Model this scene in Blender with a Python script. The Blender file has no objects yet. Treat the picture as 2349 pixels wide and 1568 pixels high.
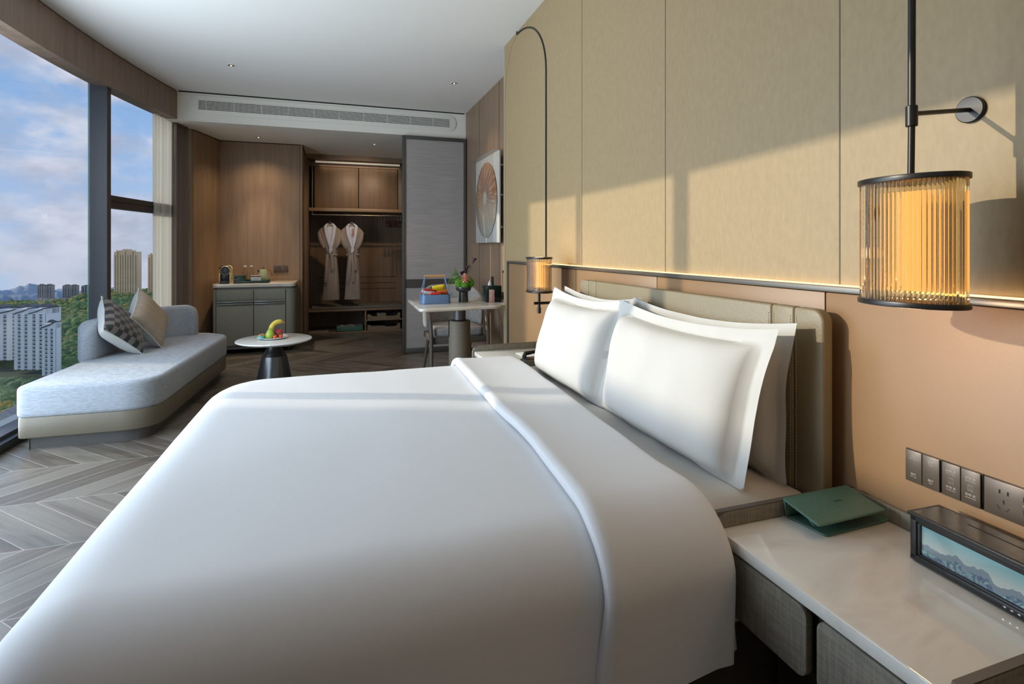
import bpy, bmesh, math, random
import numpy as np
from mathutils import Vector, Matrix, noise
random.seed(7)
PI = math.pi
sc = bpy.context.scene
C = sc.collection

# ------------------------------------------------------------------ camera
cam = bpy.data.cameras.new('camera'); camo = bpy.data.objects.new('camera', cam); C.objects.link(camo)
camo.location = (0, 0, 1.21)
camo.rotation_euler = (PI/2, 0, -math.atan(414.5/1234))
cam.sensor_width = 36; cam.lens = 36*1234/2349
cam.shift_y = -(784-567)/2349
cam.clip_start = .02; cam.clip_end = 30000
sc.camera = camo
# ------------------------------------------------------------------ view, exposure
sc.view_settings.view_transform = 'Standard'; sc.view_settings.look = 'None'
sc.view_settings.gamma = 1; sc.view_settings.exposure = 0; sc.view_settings.use_curve_mapping = False
sc.cycles.max_bounces = 10; sc.cycles.diffuse_bounces = 5; sc.cycles.glossy_bounces = 4
sc.cycles.transmission_bounces = 8; sc.cycles.transparent_max_bounces = 12
sc.cycles.caustics_reflective = False; sc.cycles.caustics_refractive = False
sc.cycles.sample_clamp_indirect = 6
# ------------------------------------------------------------------ world: blue sky with broken cloud
def N(nt, t, **kw):
    n = nt.nodes.new(t)
    for k, v in kw.items():
        if k.startswith('i_'): n.inputs[k[2:].replace('_', ' ')].default_value = v
        else: setattr(n, k, v)
    return n
def mathn(nt, op, a, b=None, c=None, clamp=False):
    n = nt.nodes.new('ShaderNodeMath'); n.operation = op; n.use_clamp = clamp
    for i, v in enumerate((a, b, c)):
        if v is None: continue
        if isinstance(v, (int, float)): n.inputs[i].default_value = v
        else: nt.links.new(v, n.inputs[i])
    return n.outputs[0]
def mixc(nt, f, a, b):
    n = nt.nodes.new('ShaderNodeMix'); n.data_type = 'RGBA'
    for k, v in ((0, f), (6, a), (7, b)):
        if isinstance(v, (int, float)): n.inputs[k].default_value = v
        elif isinstance(v, tuple): n.inputs[k].default_value = (*v[:3], 1)
        else: nt.links.new(v, n.inputs[k])
    return n.outputs[2]
def rampf(nt, f, a, b):
    n = nt.nodes.new('ShaderNodeMapRange'); n.interpolation_type = 'SMOOTHSTEP'
    nt.links.new(f, n.inputs[0]); n.inputs[1].default_value = a; n.inputs[2].default_value = b
    return n.outputs[0]
W = bpy.data.worlds.new('sky'); sc.world = W; W.use_nodes = True
nt = W.node_tree; nt.nodes.clear()
tc = N(nt, 'ShaderNodeTexCoord'); sep = N(nt, 'ShaderNodeSeparateXYZ'); nt.links.new(tc.outputs['Generated'], sep.inputs[0])
zz = sep.outputs[2]
mp = N(nt, 'ShaderNodeMapping'); mp.inputs['Scale'].default_value = (1, 1, 1.9); mp.inputs['Location'].default_value = (3.1, .4, 1.72)
nt.links.new(tc.outputs['Generated'], mp.inputs[0])
n1 = N(nt, 'ShaderNodeTexNoise'); n1.inputs['Scale'].default_value = 4.6; n1.inputs['Detail'].default_value = 9; n1.inputs['Roughness'].default_value = .56
nt.links.new(mp.outputs[0], n1.inputs['Vector'])
n2 = N(nt, 'ShaderNodeTexNoise'); n2.inputs['Scale'].default_value = 11; n2.inputs['Detail'].default_value = 7
nt.links.new(mp.outputs[0], n2.inputs['Vector'])
grad = rampf(nt, zz, -.08, .40)
base = mixc(nt, grad, (.42, .55, .78), (.16, .36, .72))
cover = mathn(nt, 'ADD', n1.outputs[0], mathn(nt, 'MULTIPLY', rampf(nt, zz, .12, -.02), .12))
cm = rampf(nt, cover, .44, .60)
core = rampf(nt, n2.outputs[0], .38, .68)
cloudc = mixc(nt, core, (.40, .45, .60), (.66, .68, .80))
dense = rampf(nt, n1.outputs[0], .60, .70)
cloudc = mixc(nt, mathn(nt, 'MULTIPLY', dense, .8), cloudc, (.80, .80, .86))
lowb = rampf(nt, zz, .06, -.05)
cloudc = mixc(nt, mathn(nt, 'MULTIPLY', lowb, .6), cloudc, (.46, .52, .66))
skyc = mixc(nt, cm, base, cloudc)
bg = N(nt, 'ShaderNodeBackground'); nt.links.new(skyc, bg.inputs[0]); bg.inputs[1].default_value = 1.12
wo = N(nt, 'ShaderNodeOutputWorld'); nt.links.new(bg.outputs[0], wo.inputs[0])
# ------------------------------------------------------------------ lights
def light(name, kind, loc, energy, color, **kw):
    l = bpy.data.lights.new(name, kind); l.energy = energy; l.color = color
    o = bpy.data.objects.new(name, l); C.objects.link(o); o.location = loc
    for k, v in kw.items():
        if k == 'dir': o.rotation_euler = Vector(v).to_track_quat('-Z', 'Y').to_euler()
        else: setattr(l, k, v)
    return o
light('sun', 'SUN', (-8, 8, 8), 2.75, (1, .87, .68), dir=(1, -.38, -.315), angle=math.radians(.6))
# added area light standing in for sky daylight through the unseen run of glass
light('daylight_fill', 'AREA', (-2.20, 2.80, 1.22), 165, (.74, .86, 1.0), dir=(1, -.10, .06), shape='RECTANGLE', size=2.8, size_y=2.3)
# ceiling lamps
WARM = (1, .74, .48)
def spot(name, loc, e, deg, color=WARM, blend=.6, d=(0, 0, -1)):
    return light(name, 'SPOT', loc, e, color, dir=d, spot_size=math.radians(deg), spot_blend=blend, shadow_soft_size=.03)
spot('minibar_spot', (-.81, 6.93, 2.46), 75, 60, d=(0, .02, -1), blend=1)
spot('minibar_downlight', (-.81, 6.90, 2.46), 22, 130, blend=1)
spot('wardrobe_spot', (.513, 6.943, 2.46), 42, 85, d=(-.15, 1, -.75), blend=1)
spot('niche_spot', (1.13, 5.125, 2.77), 26, 95, blend=1)
spot('seating_spot', (-.831, 5.243, 2.77), 24, 110, blend=1)
light('rear_fill_light', 'AREA', (.1, -.6, 2.7), 4, (1, .86, .70), dir=(0, 0, -1), shape='RECTANGLE', size=1.4, size_y=1.0)  # added unseen area light that fills the near end of the room

# ------------------------------------------------------------------ tagging
LOC = {}
def tag(o, label, cat, group=None, kind=None):
    o['label'] = label; o['category'] = cat
    if group: o['group'] = group
    if kind: o['kind'] = kind
    return o
def thing(name, label, cat, loc=(0, 0, 0), group=None, rot=None):
    o = bpy.data.objects.new(name, None); C.objects.link(o); o.empty_display_size = .05
    o.location = loc
    if rot is not None: o.matrix_world = Matrix.Translation(loc) @ rot.to_4x4()
    LOC[o.name] = Vector(loc) if rot is None else None
    tag(o, label, cat, group); return o
def struct(o): o['kind'] = 'structure'; return o

# ------------------------------------------------------------------ mesh builder
class MB:
    def __init__(s): s.bm = bmesh.new()
    def _fin(s, vs, bev=0, seg=2, M=None, ang=None):
        if bev:
            es = list({e for v in vs for e in v.link_edges})
            if ang is not None: es = [e for e in es if len(e.link_faces) == 2 and e.calc_face_angle() > ang]
            bmesh.ops.bevel(s.bm, geom=es, offset=bev, segments=seg, profile=.5, affect='EDGES', clamp_overlap=True)
    def _new(s, vs, fs, M=None):
        if M is not None: vs = [M @ Vector(v) for v in vs]
        b = [s.bm.verts.new(v) for v in vs]
        for f in fs:
            try: s.bm.faces.new([b[i] for i in f])
            except ValueError: pass
        return b
    def box(s, x0, x1, y0, y1, z0, z1, bev=0, seg=2, M=None):
        v = [(x, y, z) for z in (z0, z1) for y in (y0, y1) for x in (x0, x1)]
        f = [(0, 2, 3, 1), (4, 5, 7, 6), (0, 1, 5, 4), (2, 6, 7, 3), (0, 4, 6, 2), (1, 3, 7, 5)]
        b = s._new(v, f, M); s._fin(b, bev, seg); return s
    def prism(s, poly, z0, z1, bev=0, seg=2, M=None, axis='z', ang=.5):
        n = len(poly)
        def P(p, h): return {'z': (p[0], p[1], h), 'x': (h, p[0], p[1]), 'y': (p[0], h, p[1])}[axis]
        v = [P(p, z0) for p in poly]+[P(p, z1) for p in poly]
        f = [tuple(range(n))[::-1], tuple(range(n, 2*n))]+[(i, (i+1) % n, n+(i+1) % n, n+i) for i in range(n)]
        b = s._new(v, f, M)
        bmesh.ops.recalc_face_normals(s.bm, faces=list({f for v in b for f in v.link_faces}))
        s._fin(b, bev, seg, ang=ang); return s
    def lathe(s, prof, c=(0, 0, 0), seg=32, M=None, sx=1, sy=1, closed=False):
        vs = []; fs = []; n = len(prof)
        for i in range(seg):
            a = 2*PI*i/seg
            for r, z in prof: vs.append((c[0]+r*math.cos(a)*sx, c[1]+r*math.sin(a)*sy, c[2]+z))
        for i in range(seg):
            j = (i+1) % seg
            for k in range(n-1): fs.append((i*n+k, j*n+k, j*n+k+1, i*n+k+1))
            if closed: fs.append((i*n+n-1, j*n+n-1, j*n, i*n))
        if not closed:
            if prof[0][0] > 1e-5: fs.append(tuple(i*n for i in range(seg))[::-1])
            if prof[-1][0] > 1e-5: fs.append(tuple(i*n+n-1 for i in range(seg)))
        b = s._new(vs, fs, M); bmesh.ops.remove_doubles(s.bm, verts=b, dist=1e-6); return s
    def cyl(s, c, r, h, seg=24, M=None, bev=0):
        p = [(r, 0), (r, h)] if not bev else [(r-bev, 0), (r, bev), (r, h-bev), (r-bev, h)]
        return s.lathe(p, c, seg, M)
    def rod(s, a, b, r, seg=12, r2=None):
        a = Vector(a); b = Vector(b); d = b-a; q = d.to_track_quat('Z', 'Y').to_matrix().to_4x4()
        return s.lathe([(r, 0), (r if r2 is None else r2, d.length)], (0, 0, 0), seg, Matrix.Translation(a) @ q)
    def tube(s, path, r, seg=8, M=None, flat=1):
        path = [Vector(p) for p in path]; n = len(path); vs = []; fs = []
        up = Vector((0, 0, 1)); last = None
        for i, p in enumerate(path):
            t = (path[min(i+1, n-1)]-path[max(i-1, 0)]).normalized()
            if last is None:
                u = t.cross(up)
                if u.length < .1: u = t.cross(Vector((1, 0, 0)))
            else: u = last-t*last.dot(t)
            u.normalize(); last = u; w = t.cross(u)
            rr = r[i] if isinstance(r, (list, tuple)) else r
            for k in range(seg):
                a = 2*PI*k/seg; vs.append(p+u*rr*math.cos(a)+w*rr*flat*math.sin(a))
        for i in range(n-1):
            for k in range(seg): fs.append((i*seg+k, i*seg+(k+1) % seg, (i+1)*seg+(k+1) % seg, (i+1)*seg+k))
        fs += [tuple(range(seg))[::-1], tuple(range((n-1)*seg, n*seg))]
        s._new(vs, fs, M); return s
    def ball(s, c, r, sub=3, M=None, bump=0, bs=20):
        rr = r if isinstance(r, tuple) else (r, r, r)
        d = bmesh.ops.create_icosphere(s.bm, subdivisions=sub, radius=1)
        for v in d['verts']:
            k = 1+(bump*noise.noise(v.co*bs) if bump else 0)
            p = Vector((v.co.x*rr[0]*k, v.co.y*rr[1]*k, v.co.z*rr[2]*k))
            if M is not None: p = M @ p
            v.co = p+Vector(c)
        return s
    def grid(s, fn, nu, nv, M=None, cu=False, cv=False):
        vs = [fn(i/(nu if cu else nu-1), j/(nv if cv else nv-1)) for i in range(nu) for j in range(nv)]
        fs = [(i*nv+j, ((i+1) % nu)*nv+j, ((i+1) % nu)*nv+(j+1) % nv, i*nv+(j+1) % nv) for i in range(nu if cu else nu-1) for j in range(nv if cv else nv-1)]
        return s._new(vs, fs, M) and s
    def build(s, name, mat, parent=None, local=False, smooth=True, ang=.6, recalc=True):
        bm = s.bm
        if recalc: bmesh.ops.recalc_face_normals(bm, faces=bm.faces)
        if parent is not None: off = Vector((0, 0, 0)) if local else LOC[parent.name]
        elif local: off = Vector((0, 0, 0))
        else:
            xs = [v.co.x for v in bm.verts]; ys = [v.co.y for v in bm.verts]; zs = [v.co.z for v in bm.verts]
            off = Vector(((min(xs)+max(xs))/2, (min(ys)+max(ys))/2, min(zs)))
        for v in bm.verts: v.co -= off
        for f in bm.faces: f.smooth = smooth
        for e in bm.edges:
            if len(e.link_faces) == 2 and e.calc_face_angle(0) > ang: e.smooth = False
        me = bpy.data.meshes.new(name); bm.to_mesh(me); bm.free()
        o = bpy.data.objects.new(name, me); C.objects.link(o); me.materials.append(mat)
        if parent is not None: o.parent = parent; LOC[o.name] = (Vector((0, 0, 0)) if local else LOC[parent.name])
        else: o.location = off; LOC[o.name] = off.copy()
        return o
def rrect(x0, x1, y0, y1, r, seg=6):
    rs = r if isinstance(r, (list, tuple)) else [r]*4      # corners: (x1,y1) (x0,y1) (x0,y0) (x1,y0)
    out = []
    for (cx, cy, a0), q in zip(((x1, y1, 0), (x0, y1, 90), (x0, y0, 180), (x1, y0, 270)), rs):
        sx = -1 if cx == x1 else 1; sy = -1 if cy == y1 else 1
        if q <= 0: out.append((cx, cy)); continue
        for k in range(seg+1):
            a = math.radians(a0+90*k/seg); out.append((cx+sx*q+q*math.cos(a), cy+sy*q+q*math.sin(a)))
    return out

# ------------------------------------------------------------------ materials
def pm(name, c1, c2=None, ns=6, stretch=(1, 1, 1), rough=.5, metal=0, bump=0, bs=60, bstretch=(1, 1, 1), spec=.5, detail=4, lo=.35, hi=.65,
       emit=None, es=1, coat=0, sheen=0, coord='Object', distort=0):
    m = bpy.data.materials.new(name); m.use_nodes = True; nt = m.node_tree
    b = nt.nodes['Principled BSDF']
    b.inputs['Base Color'].default_value = (*c1, 1); b.inputs['Roughness'].default_value = rough; b.inputs['Metallic'].default_value = metal
    b.inputs['Specular IOR Level'].default_value = spec; b.inputs['Coat Weight'].default_value = coat; b.inputs['Sheen Weight'].default_value = sheen
    tc = N(nt, 'ShaderNodeTexCoord')
    if c2 is not None:
        mp = N(nt, 'ShaderNodeMapping'); mp.inputs['Scale'].default_value = stretch; nt.links.new(tc.outputs[coord], mp.inputs[0])
        n = N(nt, 'ShaderNodeTexNoise'); n.inputs['Scale'].default_value = ns; n.inputs['Detail'].default_value = detail; n.inputs['Distortion'].default_value = distort
        nt.links.new(mp.outputs[0], n.inputs['Vector'])
        nt.links.new(mixc(nt, rampf(nt, n.outputs[0], lo, hi), c1, c2), b.inputs['Base Color'])
    if bump:
        mp = N(nt, 'ShaderNodeMapping'); mp.inputs['Scale'].default_value = bstretch; nt.links.new(tc.outputs[coord], mp.inputs[0])
        n = N(nt, 'ShaderNodeTexNoise'); n.inputs['Scale'].default_value = bs; n.inputs['Detail'].default_value = 3
        nt.links.new(mp.outputs[0], n.inputs['Vector'])
        bn = N(nt, 'ShaderNodeBump'); bn.inputs['Strength'].default_value = bump; bn.inputs['Distance'].default_value = .01
        nt.links.new(n.outputs[0], bn.inputs['Height']); nt.links.new(bn.outputs[0], b.inputs['Normal'])
    if emit: b.inputs['Emission Color'].default_value = (*emit, 1); b.inputs['Emission Strength'].default_value = es
    return m
def weave(name, c1, c2, sc_=60, rough=.7):
    m = pm(name, c1, rough=rough); nt = m.node_tree; b = nt.nodes['Principled BSDF']; tc = N(nt, 'ShaderNodeTexCoord'); outs = []
    for st in ((1, 1, 14), (14, 14, 1)):
        mp = N(nt, 'ShaderNodeMapping'); mp.inputs['Scale'].default_value = st; nt.links.new(tc.outputs['Object'], mp.inputs[0])
        n = N(nt, 'ShaderNodeTexNoise'); n.inputs['Scale'].default_value = sc_/4; n.inputs['Detail'].default_value = 3; nt.links.new(mp.outputs[0], n.inputs['Vector'])
        outs.append(n.outputs[0])
    f = mathn(nt, 'MULTIPLY', mathn(nt, 'ADD', outs[0], outs[1]), .5)
    nt.links.new(mixc(nt, rampf(nt, f, .40, .60), c1, c2), b.inputs['Base Color'])
    bn = N(nt, 'ShaderNodeBump'); bn.inputs['Strength'].default_value = .25; bn.inputs['Distance'].default_value = .002
    nt.links.new(f, bn.inputs['Height']); nt.links.new(bn.outputs[0], b.inputs['Normal'])
    return m
def woodm(name, c1, c2, k=1.0, rough=.45, axis='z'):
    st = {'z': (9, 9, .6), 'x': (.6, 9, 9), 'y': (9, .6, 9)}[axis]
    m = pm(name, c1, c2, ns=2.2*k, stretch=st, rough=rough, detail=8, lo=.3, hi=.72, distort=.6)
    nt = m.node_tree; b = nt.nodes['Principled BSDF']
    src = b.inputs['Base Color'].links[0].from_socket
    tc = N(nt, 'ShaderNodeTexCoord'); mp = N(nt, 'ShaderNodeMapping')
    mp.inputs['Scale'].default_value = tuple(12 if v > 5 else .8 for v in st); nt.links.new(tc.outputs['Object'], mp.inputs[0])
    n = N(nt, 'ShaderNodeTexNoise'); n.inputs['Scale'].default_value = 12*k; n.inputs['Detail'].default_value = 3; nt.links.new(mp.outputs[0], n.inputs['Vector'])
    dark = tuple(v*.72 for v in c1)
    nt.links.new(mixc(nt, mathn(nt, 'MULTIPLY', rampf(nt, n.outputs[0], .52, .72), .45), src, dark), b.inputs['Base Color'])
    bn = N(nt, 'ShaderNodeBump'); bn.inputs['Strength'].default_value = .12; bn.inputs['Distance'].default_value = .002
    nt.links.new(n.outputs[0], bn.inputs['Height']); nt.links.new(bn.outputs[0], b.inputs['Normal'])
    return m
def marblem(name, c1, c2, rough=.07):
    m = pm(name, c1, c2, ns=2.0, stretch=(1, 3.2, 3), rough=rough, detail=7, lo=.48, hi=.78, distort=1.1, spec=.6); return m
def glassm(name, tint=(1, 1, 1), gloss=.25, rough=.0, ior=1.45):
    m = bpy.data.materials.new(name); m.use_nodes = True; nt = m.node_tree; nt.nodes.clear()
    t = N(nt, 'ShaderNodeBsdfTransparent'); t.inputs[0].default_value = (*tint, 1)
    g = N(nt, 'ShaderNodeBsdfGlossy'); g.inputs['Roughness'].default_value = rough
    fr = N(nt, 'ShaderNodeFresnel'); pass
    mx = N(nt, 'ShaderNodeMixShader'); o = N(nt, 'ShaderNodeOutputMaterial')
    ge = N(nt, 'ShaderNodeNewGeometry')      # same mirror strength seen from either face of the pane
    nt.links.new(mathn(nt, 'MULTIPLY_ADD', ge.outputs['Backfacing'], 1/ior-ior, ior), fr.inputs[0])
    nt.links.new(mathn(nt, 'MULTIPLY', fr.outputs[0], gloss, clamp=True), mx.inputs[0])
    nt.links.new(t.outputs[0], mx.inputs[1]); nt.links.new(g.outputs[0], mx.inputs[2]); nt.links.new(mx.outputs[0], o.inputs[0])
    return m
def emitm(name, c, s):
    m = bpy.data.materials.new(name); m.use_nodes = True; nt = m.node_tree; nt.nodes.clear()
    e = N(nt, 'ShaderNodeEmission'); e.inputs[0].default_value = (*c, 1); e.inputs[1].default_value = s
    o = N(nt, 'ShaderNodeOutputMaterial'); nt.links.new(e.outputs[0], o.inputs[0]); return m

WOOD = woodm('oak_veneer', (.30, .20, .125), (.235, .152, .092))
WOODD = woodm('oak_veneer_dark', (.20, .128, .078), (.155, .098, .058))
WOODV = woodm('valance_veneer', (.27, .185, .135), (.20, .135, .098))
WOODH = woodm('oak_horizontal', (.30, .20, .125), (.235, .152, .092), axis='x')
GOLD = pm('gold_wallcovering', (.355, .258, .135), (.315, .225, .115), ns=55, stretch=(1, 1.4, .6), rough=.55, bump=.05, bs=90, detail=5, lo=.2, hi=.8)
COPPER = pm('copper_leather', (.275, .162, .080), (.255, .149, .072), ns=3, rough=.45, bump=.05, bs=420)
CEIL = pm('ceiling_paint', (.86, .85, .81), rough=.9)
BULK = pm('bulkhead_paint', (.86, .85, .78), rough=.85)
DARK = pm('dark_metal', (.035, .033, .032), rough=.35, metal=.6)
BRONZE = pm('bronze_metal', (.16, .145, .125), rough=.35, metal=.7)
GREYM = pm('grey_metal', (.115, .112, .108), rough=.4, metal=.3)
BLACK = pm('black_plastic', (.012, .012, .013), rough=.3)
GAP = pm('shadow_gap', (.012, .010, .009), rough=.9)
MARB = marblem('cream_marble', (.72, .705, .66), (.56, .49, .42))
MARBW = marblem('white_marble', (.76, .76, .73), (.60, .59, .55), rough=.09)
MARBC = marblem('cabinet_marble', (.72, .68, .60), (.55, .48, .38), rough=.12)
LINEN = pm('white_linen', (.70, .71, .735), rough=.85, bump=.05, bs=9, sheen=.1)
LINEN2 = pm('white_cotton', (.55, .54, .515), rough=.85, bump=.10, bs=14, sheen=.1)
HEADB = pm('headboard_leather', (.25, .208, .132), (.23, .19, .118), ns=4, rough=.45, bump=.12, bs=180)
WEAVE = weave('taupe_weave', (.225, .205, .16), (.165, .15, .118))
WEAVED = weave('dark_weave', (.075, .058, .044), (.05, .04, .03))
CABW = weave('cabinet_weave', (.29, .29, .245), (.235, .235, .20), sc_=130)
SOFA = pm('sofa_fabric', (.38, .42, .465), (.295, .33, .375), ns=34, stretch=(1, 1, 7), rough=.95, bump=.2, bs=40, bstretch=(1, 1, 7), sheen=.2, detail=6)
LEATH = pm('taupe_leather', (.175, .155, .115), (.16, .14, .102), ns=4, rough=.42, bump=.1, bs=140)
GREEN = pm('green_leather', (.085, .175, .135), rough=.42, bump=.1, bs=120)
DGREEN = pm('dark_green_leather', (.008, .04, .028), rough=.35)
WHITE = pm('white_ceramic', (.80, .80, .79), rough=.2)
PAPER = pm('white_paper', (.75, .74, .72), rough=.7)
GLASS = glassm('window_glass', (.985, .995, .99), .45)
CLEAR = glassm('clear_glass', (.93, .95, .94), 1.0)
ACRYL = glassm('acrylic', (.93, .93, .92), .8)
CHROME = pm('chrome', (.55, .54, .52), rough=.15, metal=1)

# floor: chevron plank tiles with pale joints
def floor_mat():
    m = pm('chevron_floor', (.2, .16, .13), rough=.3, spec=.5); nt = m.node_tree; b = nt.nodes['Principled BSDF']
    g = N(nt, 'ShaderNodeNewGeometry'); s_ = N(nt, 'ShaderNodeSeparateXYZ'); nt.links.new(g.outputs['Position'], s_.inputs[0])
    x, y = s_.outputs[0], s_.outputs[1]
    v = mathn(nt, 'DIVIDE', mathn(nt, 'ADD', y, 10-3.06+.96*5), .96)
    fy = mathn(nt, 'FRACT', v)
    v2 = mathn(nt, 'MULTIPLY', fy, 2)
    band = mathn(nt, 'FLOOR', mathn(nt, 'MULTIPLY', v, 2))
    tri = mathn(nt, 'MULTIPLY', mathn(nt, 'ABSOLUTE', mathn(nt, 'SUBTRACT', fy, .5)), .96)
    u = mathn(nt, 'DIVIDE', mathn(nt, 'ADD', mathn(nt, 'SUBTRACT', x, tri), 50), .157)
    pid = mathn(nt, 'FLOOR', u); fu = mathn(nt, 'FRACT', u)
    j1 = mathn(nt, 'LESS_THAN', mathn(nt, 'ABSOLUTE', mathn(nt, 'SUBTRACT', fu, .5)), .487)   # 1 inside
    fb = mathn(nt, 'FRACT', v2)
    j2 = mathn(nt, 'LESS_THAN', mathn(nt, 'ABSOLUTE', mathn(nt, 'SUBTRACT', fb, .5)), .4965)
    inside = mathn(nt, 'MULTIPLY', j1, j2)
    cv = N(nt, 'ShaderNodeCombineXYZ'); nt.links.new(pid, cv.inputs[0]); nt.links.new(band, cv.inputs[1])
    wn = N(nt, 'ShaderNodeTexWhiteNoise'); nt.links.new(cv.outputs[0], wn.inputs[0])
    # grain runs along the plank
    al = N(nt, 'ShaderNodeCombineXYZ')
    nt.links.new(mathn(nt, 'MULTIPLY', u, 1.6), al.inputs[0]); nt.links.new(mathn(nt, 'ADD', mathn(nt, 'MULTIPLY', y, 1.1), mathn(nt, 'MULTIPLY', wn.outputs[0], 30)), al.inputs[1])
    nz = N(nt, 'ShaderNodeTexNoise'); nz.inputs['Scale'].default_value = 1.7; nz.inputs['Detail'].default_value = 8; nz.inputs['Distortion'].default_value = .8
    nt.links.new(al.outputs[0], nz.inputs['Vector'])
    f = mathn(nt, 'ADD', mathn(nt, 'MULTIPLY', nz.outputs[0], .75), mathn(nt, 'MULTIPLY', wn.outputs[0], .3))
    col = mixc(nt, rampf(nt, f, .32, .72), (.175, .155, .13), (.09, .073, .058))
    col = mixc(nt, inside, (.34, .31, .27), col)
    nt.links.new(col, b.inputs['Base Color'])
    nt.links.new(mathn(nt, 'ADD', mathn(nt, 'MULTIPLY', nz.outputs[0], .2), .2), b.inputs['Roughness'])
    bn = N(nt, 'ShaderNodeBump'); bn.inputs['Strength'].default_value = .15; bn.inputs['Distance'].default_value = .003
    nt.links.new(nz.outputs[0], bn.inputs['Height']); nt.links.new(bn.outputs[0], b.inputs['Normal'])
    return m
FLOOR = floor_mat()

# ------------------------------------------------------------------ room shell
CX, CY = 10.2, 3.5
def arcx(y, R): return CX-math.sqrt(R*R-(y-CY)**2)
def arc(R, y0, y1, n=24): return [(arcx(y0+(y1-y0)*i/n, R), y0+(y1-y0)*i/n) for i in range(n+1)]
RV, RG = 12.0, 12.14          # valance face, glass line
struct(MB().prism([(-2.3, -1.7), (2, -1.7), (2, 8.9), (-2.3, 8.9)], -.2, 0).build('floor', FLOOR, smooth=False))
ceil = struct(MB().prism([(x-.05, y) for x, y in arc(12.14, -1.6, 6.35, 40)]+[(2, 6.35), (2, -1.7), (-2.2, -1.7)], 2.8, 2.95, ang=9).build('ceiling', CEIL, smooth=False))
low = MB().box(-1.6, 2, 6.25, 8.9, 2.5, 2.8).build('bulkhead', BULK, ceil, smooth=False)
MB().box(-1.47, 1.5, 6.243, 6.25, 2.789, 2.80).build('shadow_gap', GAP, ceil, smooth=False)
# valance of curved wood, dropping from the ceiling along the window
v1 = arc(RV, -1.5, 6.25, 40); v2 = [(x-.13, y) for x, y in v1[::-1]]
val = struct(MB().prism(v1+v2, 2.51, 2.789, ang=9).build('trim_1', WOODV, ang=.3))
v1b = arc(RV+.008, -1.5, 6.25, 40); v2b = [(x-.10, y) for x, y in v1b[::-1]]
MB().prism(v1b+v2b, 2.785, 2.80, ang=9).build('shadow_gap', GAP, val)
# right wall: bed wall cladding in front of the wood wall
wr = struct(MB().box(1.518, 1.9, -1.7, 6.35, 0, 2.8).build('wall_right', WOOD, smooth=False))
for y in (4.9, 5.62): MB().box(1.5165, 1.52, y-.002, y+.002, 0, 2.8).build('panel_joint', GAP, wr, smooth=False)
struct(MB().box(1.508, 1.52, 4.07, 6.17, 0, .06).build('baseboard_right', DARK, smooth=False))
wb = struct(MB().box(1.3, 1.53, -1.7, 4.06, 0, 2.8).build('wall_right', GOLD, smooth=False))
for y in (1.094, 1.893, 2.668): MB().box(1.2988, 1.302, y-.0016, y+.0016, 1.1, 2.8).build('panel_joint', pm('joint', (.16, .12, .07), rough=.8), wb, smooth=False)
# arch line on the far strip of the cladding
path = [(1.2985, 3.18, 1.08), (1.2985, 3.18, 2.34)]
for k in range(1, 13):
    a = PI/2*k/12; path.append((1.2985, 3.18+.57*(1-math.cos(a)), 2.34+.44*math.sin(a)))
path.append((1.2985, 3.75, 2.80))
MB().tube(path, .007, 6).build('arched_groove', DARK, wb)
path = [(1.3, 4.045, 0), (1.3, 4.045, 2.34)]+[(1.3, 4.045-.29*(1-math.cos(PI/2*k/10)), 2.34+.43*math.sin(PI/2*k/10)) for k in range(1, 11)]
MB().tube(path, .0022, 5).build('arched_seam', pm('joint', (.22, .17, .09), rough=.8), wb)
MB().box(1.297, 1.3, 4.052, 4.062, 0, 2.8).build('edge_trim', pm('edge', (.55, .48, .34), rough=.5), wb, smooth=False)
# copper leather lower panels
seams = [-1.6, -.3, 1.119, 1.92, 2.70, 3.88]
for i in range(5):
    MB().box(1.277, 1.3, seams[i]+.0015, seams[i+1]-.0015, .0, 1.088, .003).build('leather_panel', COPPER, wb)
tr = struct(MB().box(1.268, 1.3, -1.6, 3.905, 1.090, 1.106, .002).build('trim_2', BRONZE))
MB().box(1.268, 1.3, 3.885, 3.905, 0, 1.10, .002).build('upright', BRONZE, tr)
LED = emitm('led_strip', (1, .66, .30), 2.6)
MB().box(1.286, 1.299, .0, 3.15, 1.106, 1.1095).build('led_strip', LED, tr, smooth=False)
MB().box(1.286, 1.299, -1.5, .0, 1.106, 1.1095).build('led_strip', LED, tr, smooth=False)
# back walls
wk = struct(MB().prism([(-1.475, 6.69), (-1.43, 6.69), (-1.273, 7.27), (-.348, 7.27), (-.348, 7.95), (-1.78, 7.95), (-1.78, 6.69)], 0, 2.5, ang=9).build('wall_back', WOOD, smooth=False))
MB().box(-1.62, -1.44, 6.66, 6.69, 0, 2.5).build('post', WOOD, wk, smooth=False)
MB().box(-.372, -.346, 7.255, 7.275, 0, 2.5).build('corner_post', WOOD, wk, smooth=False)
MB().box(-.377, -.373, 7.264, 7.272, 0, 2.5).build('panel_joint', GAP, wk, smooth=False)
MB().prism([(-1.43, 6.685), (-1.268, 7.262), (-.34, 7.262), (-.34, 7.95), (-.9, 7.95), (-1.6, 6.9)], 2.492, 2.501).build('shadow_gap', GAP, wk, smooth=False)
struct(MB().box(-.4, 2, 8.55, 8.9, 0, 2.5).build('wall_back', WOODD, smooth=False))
struct(MB().box(-.40, -.318, 7.9, 8.6, 0, 2.5).build('trim_3', WOOD, smooth=False))
struct(MB().box(-.345, 2, 7.93, 8.6, 2.44, 2.5).build('trim_4', WOOD, smooth=False))
struct(MB().box(1.85, 2, 6.2, 8.9, 0, 2.5).build('wall_right', WOOD, smooth=False))
struct(MB().box(1.45, 1.86, 6.26, 6.36, 0, 2.5).build('wall_right', WOOD, smooth=False))
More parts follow.
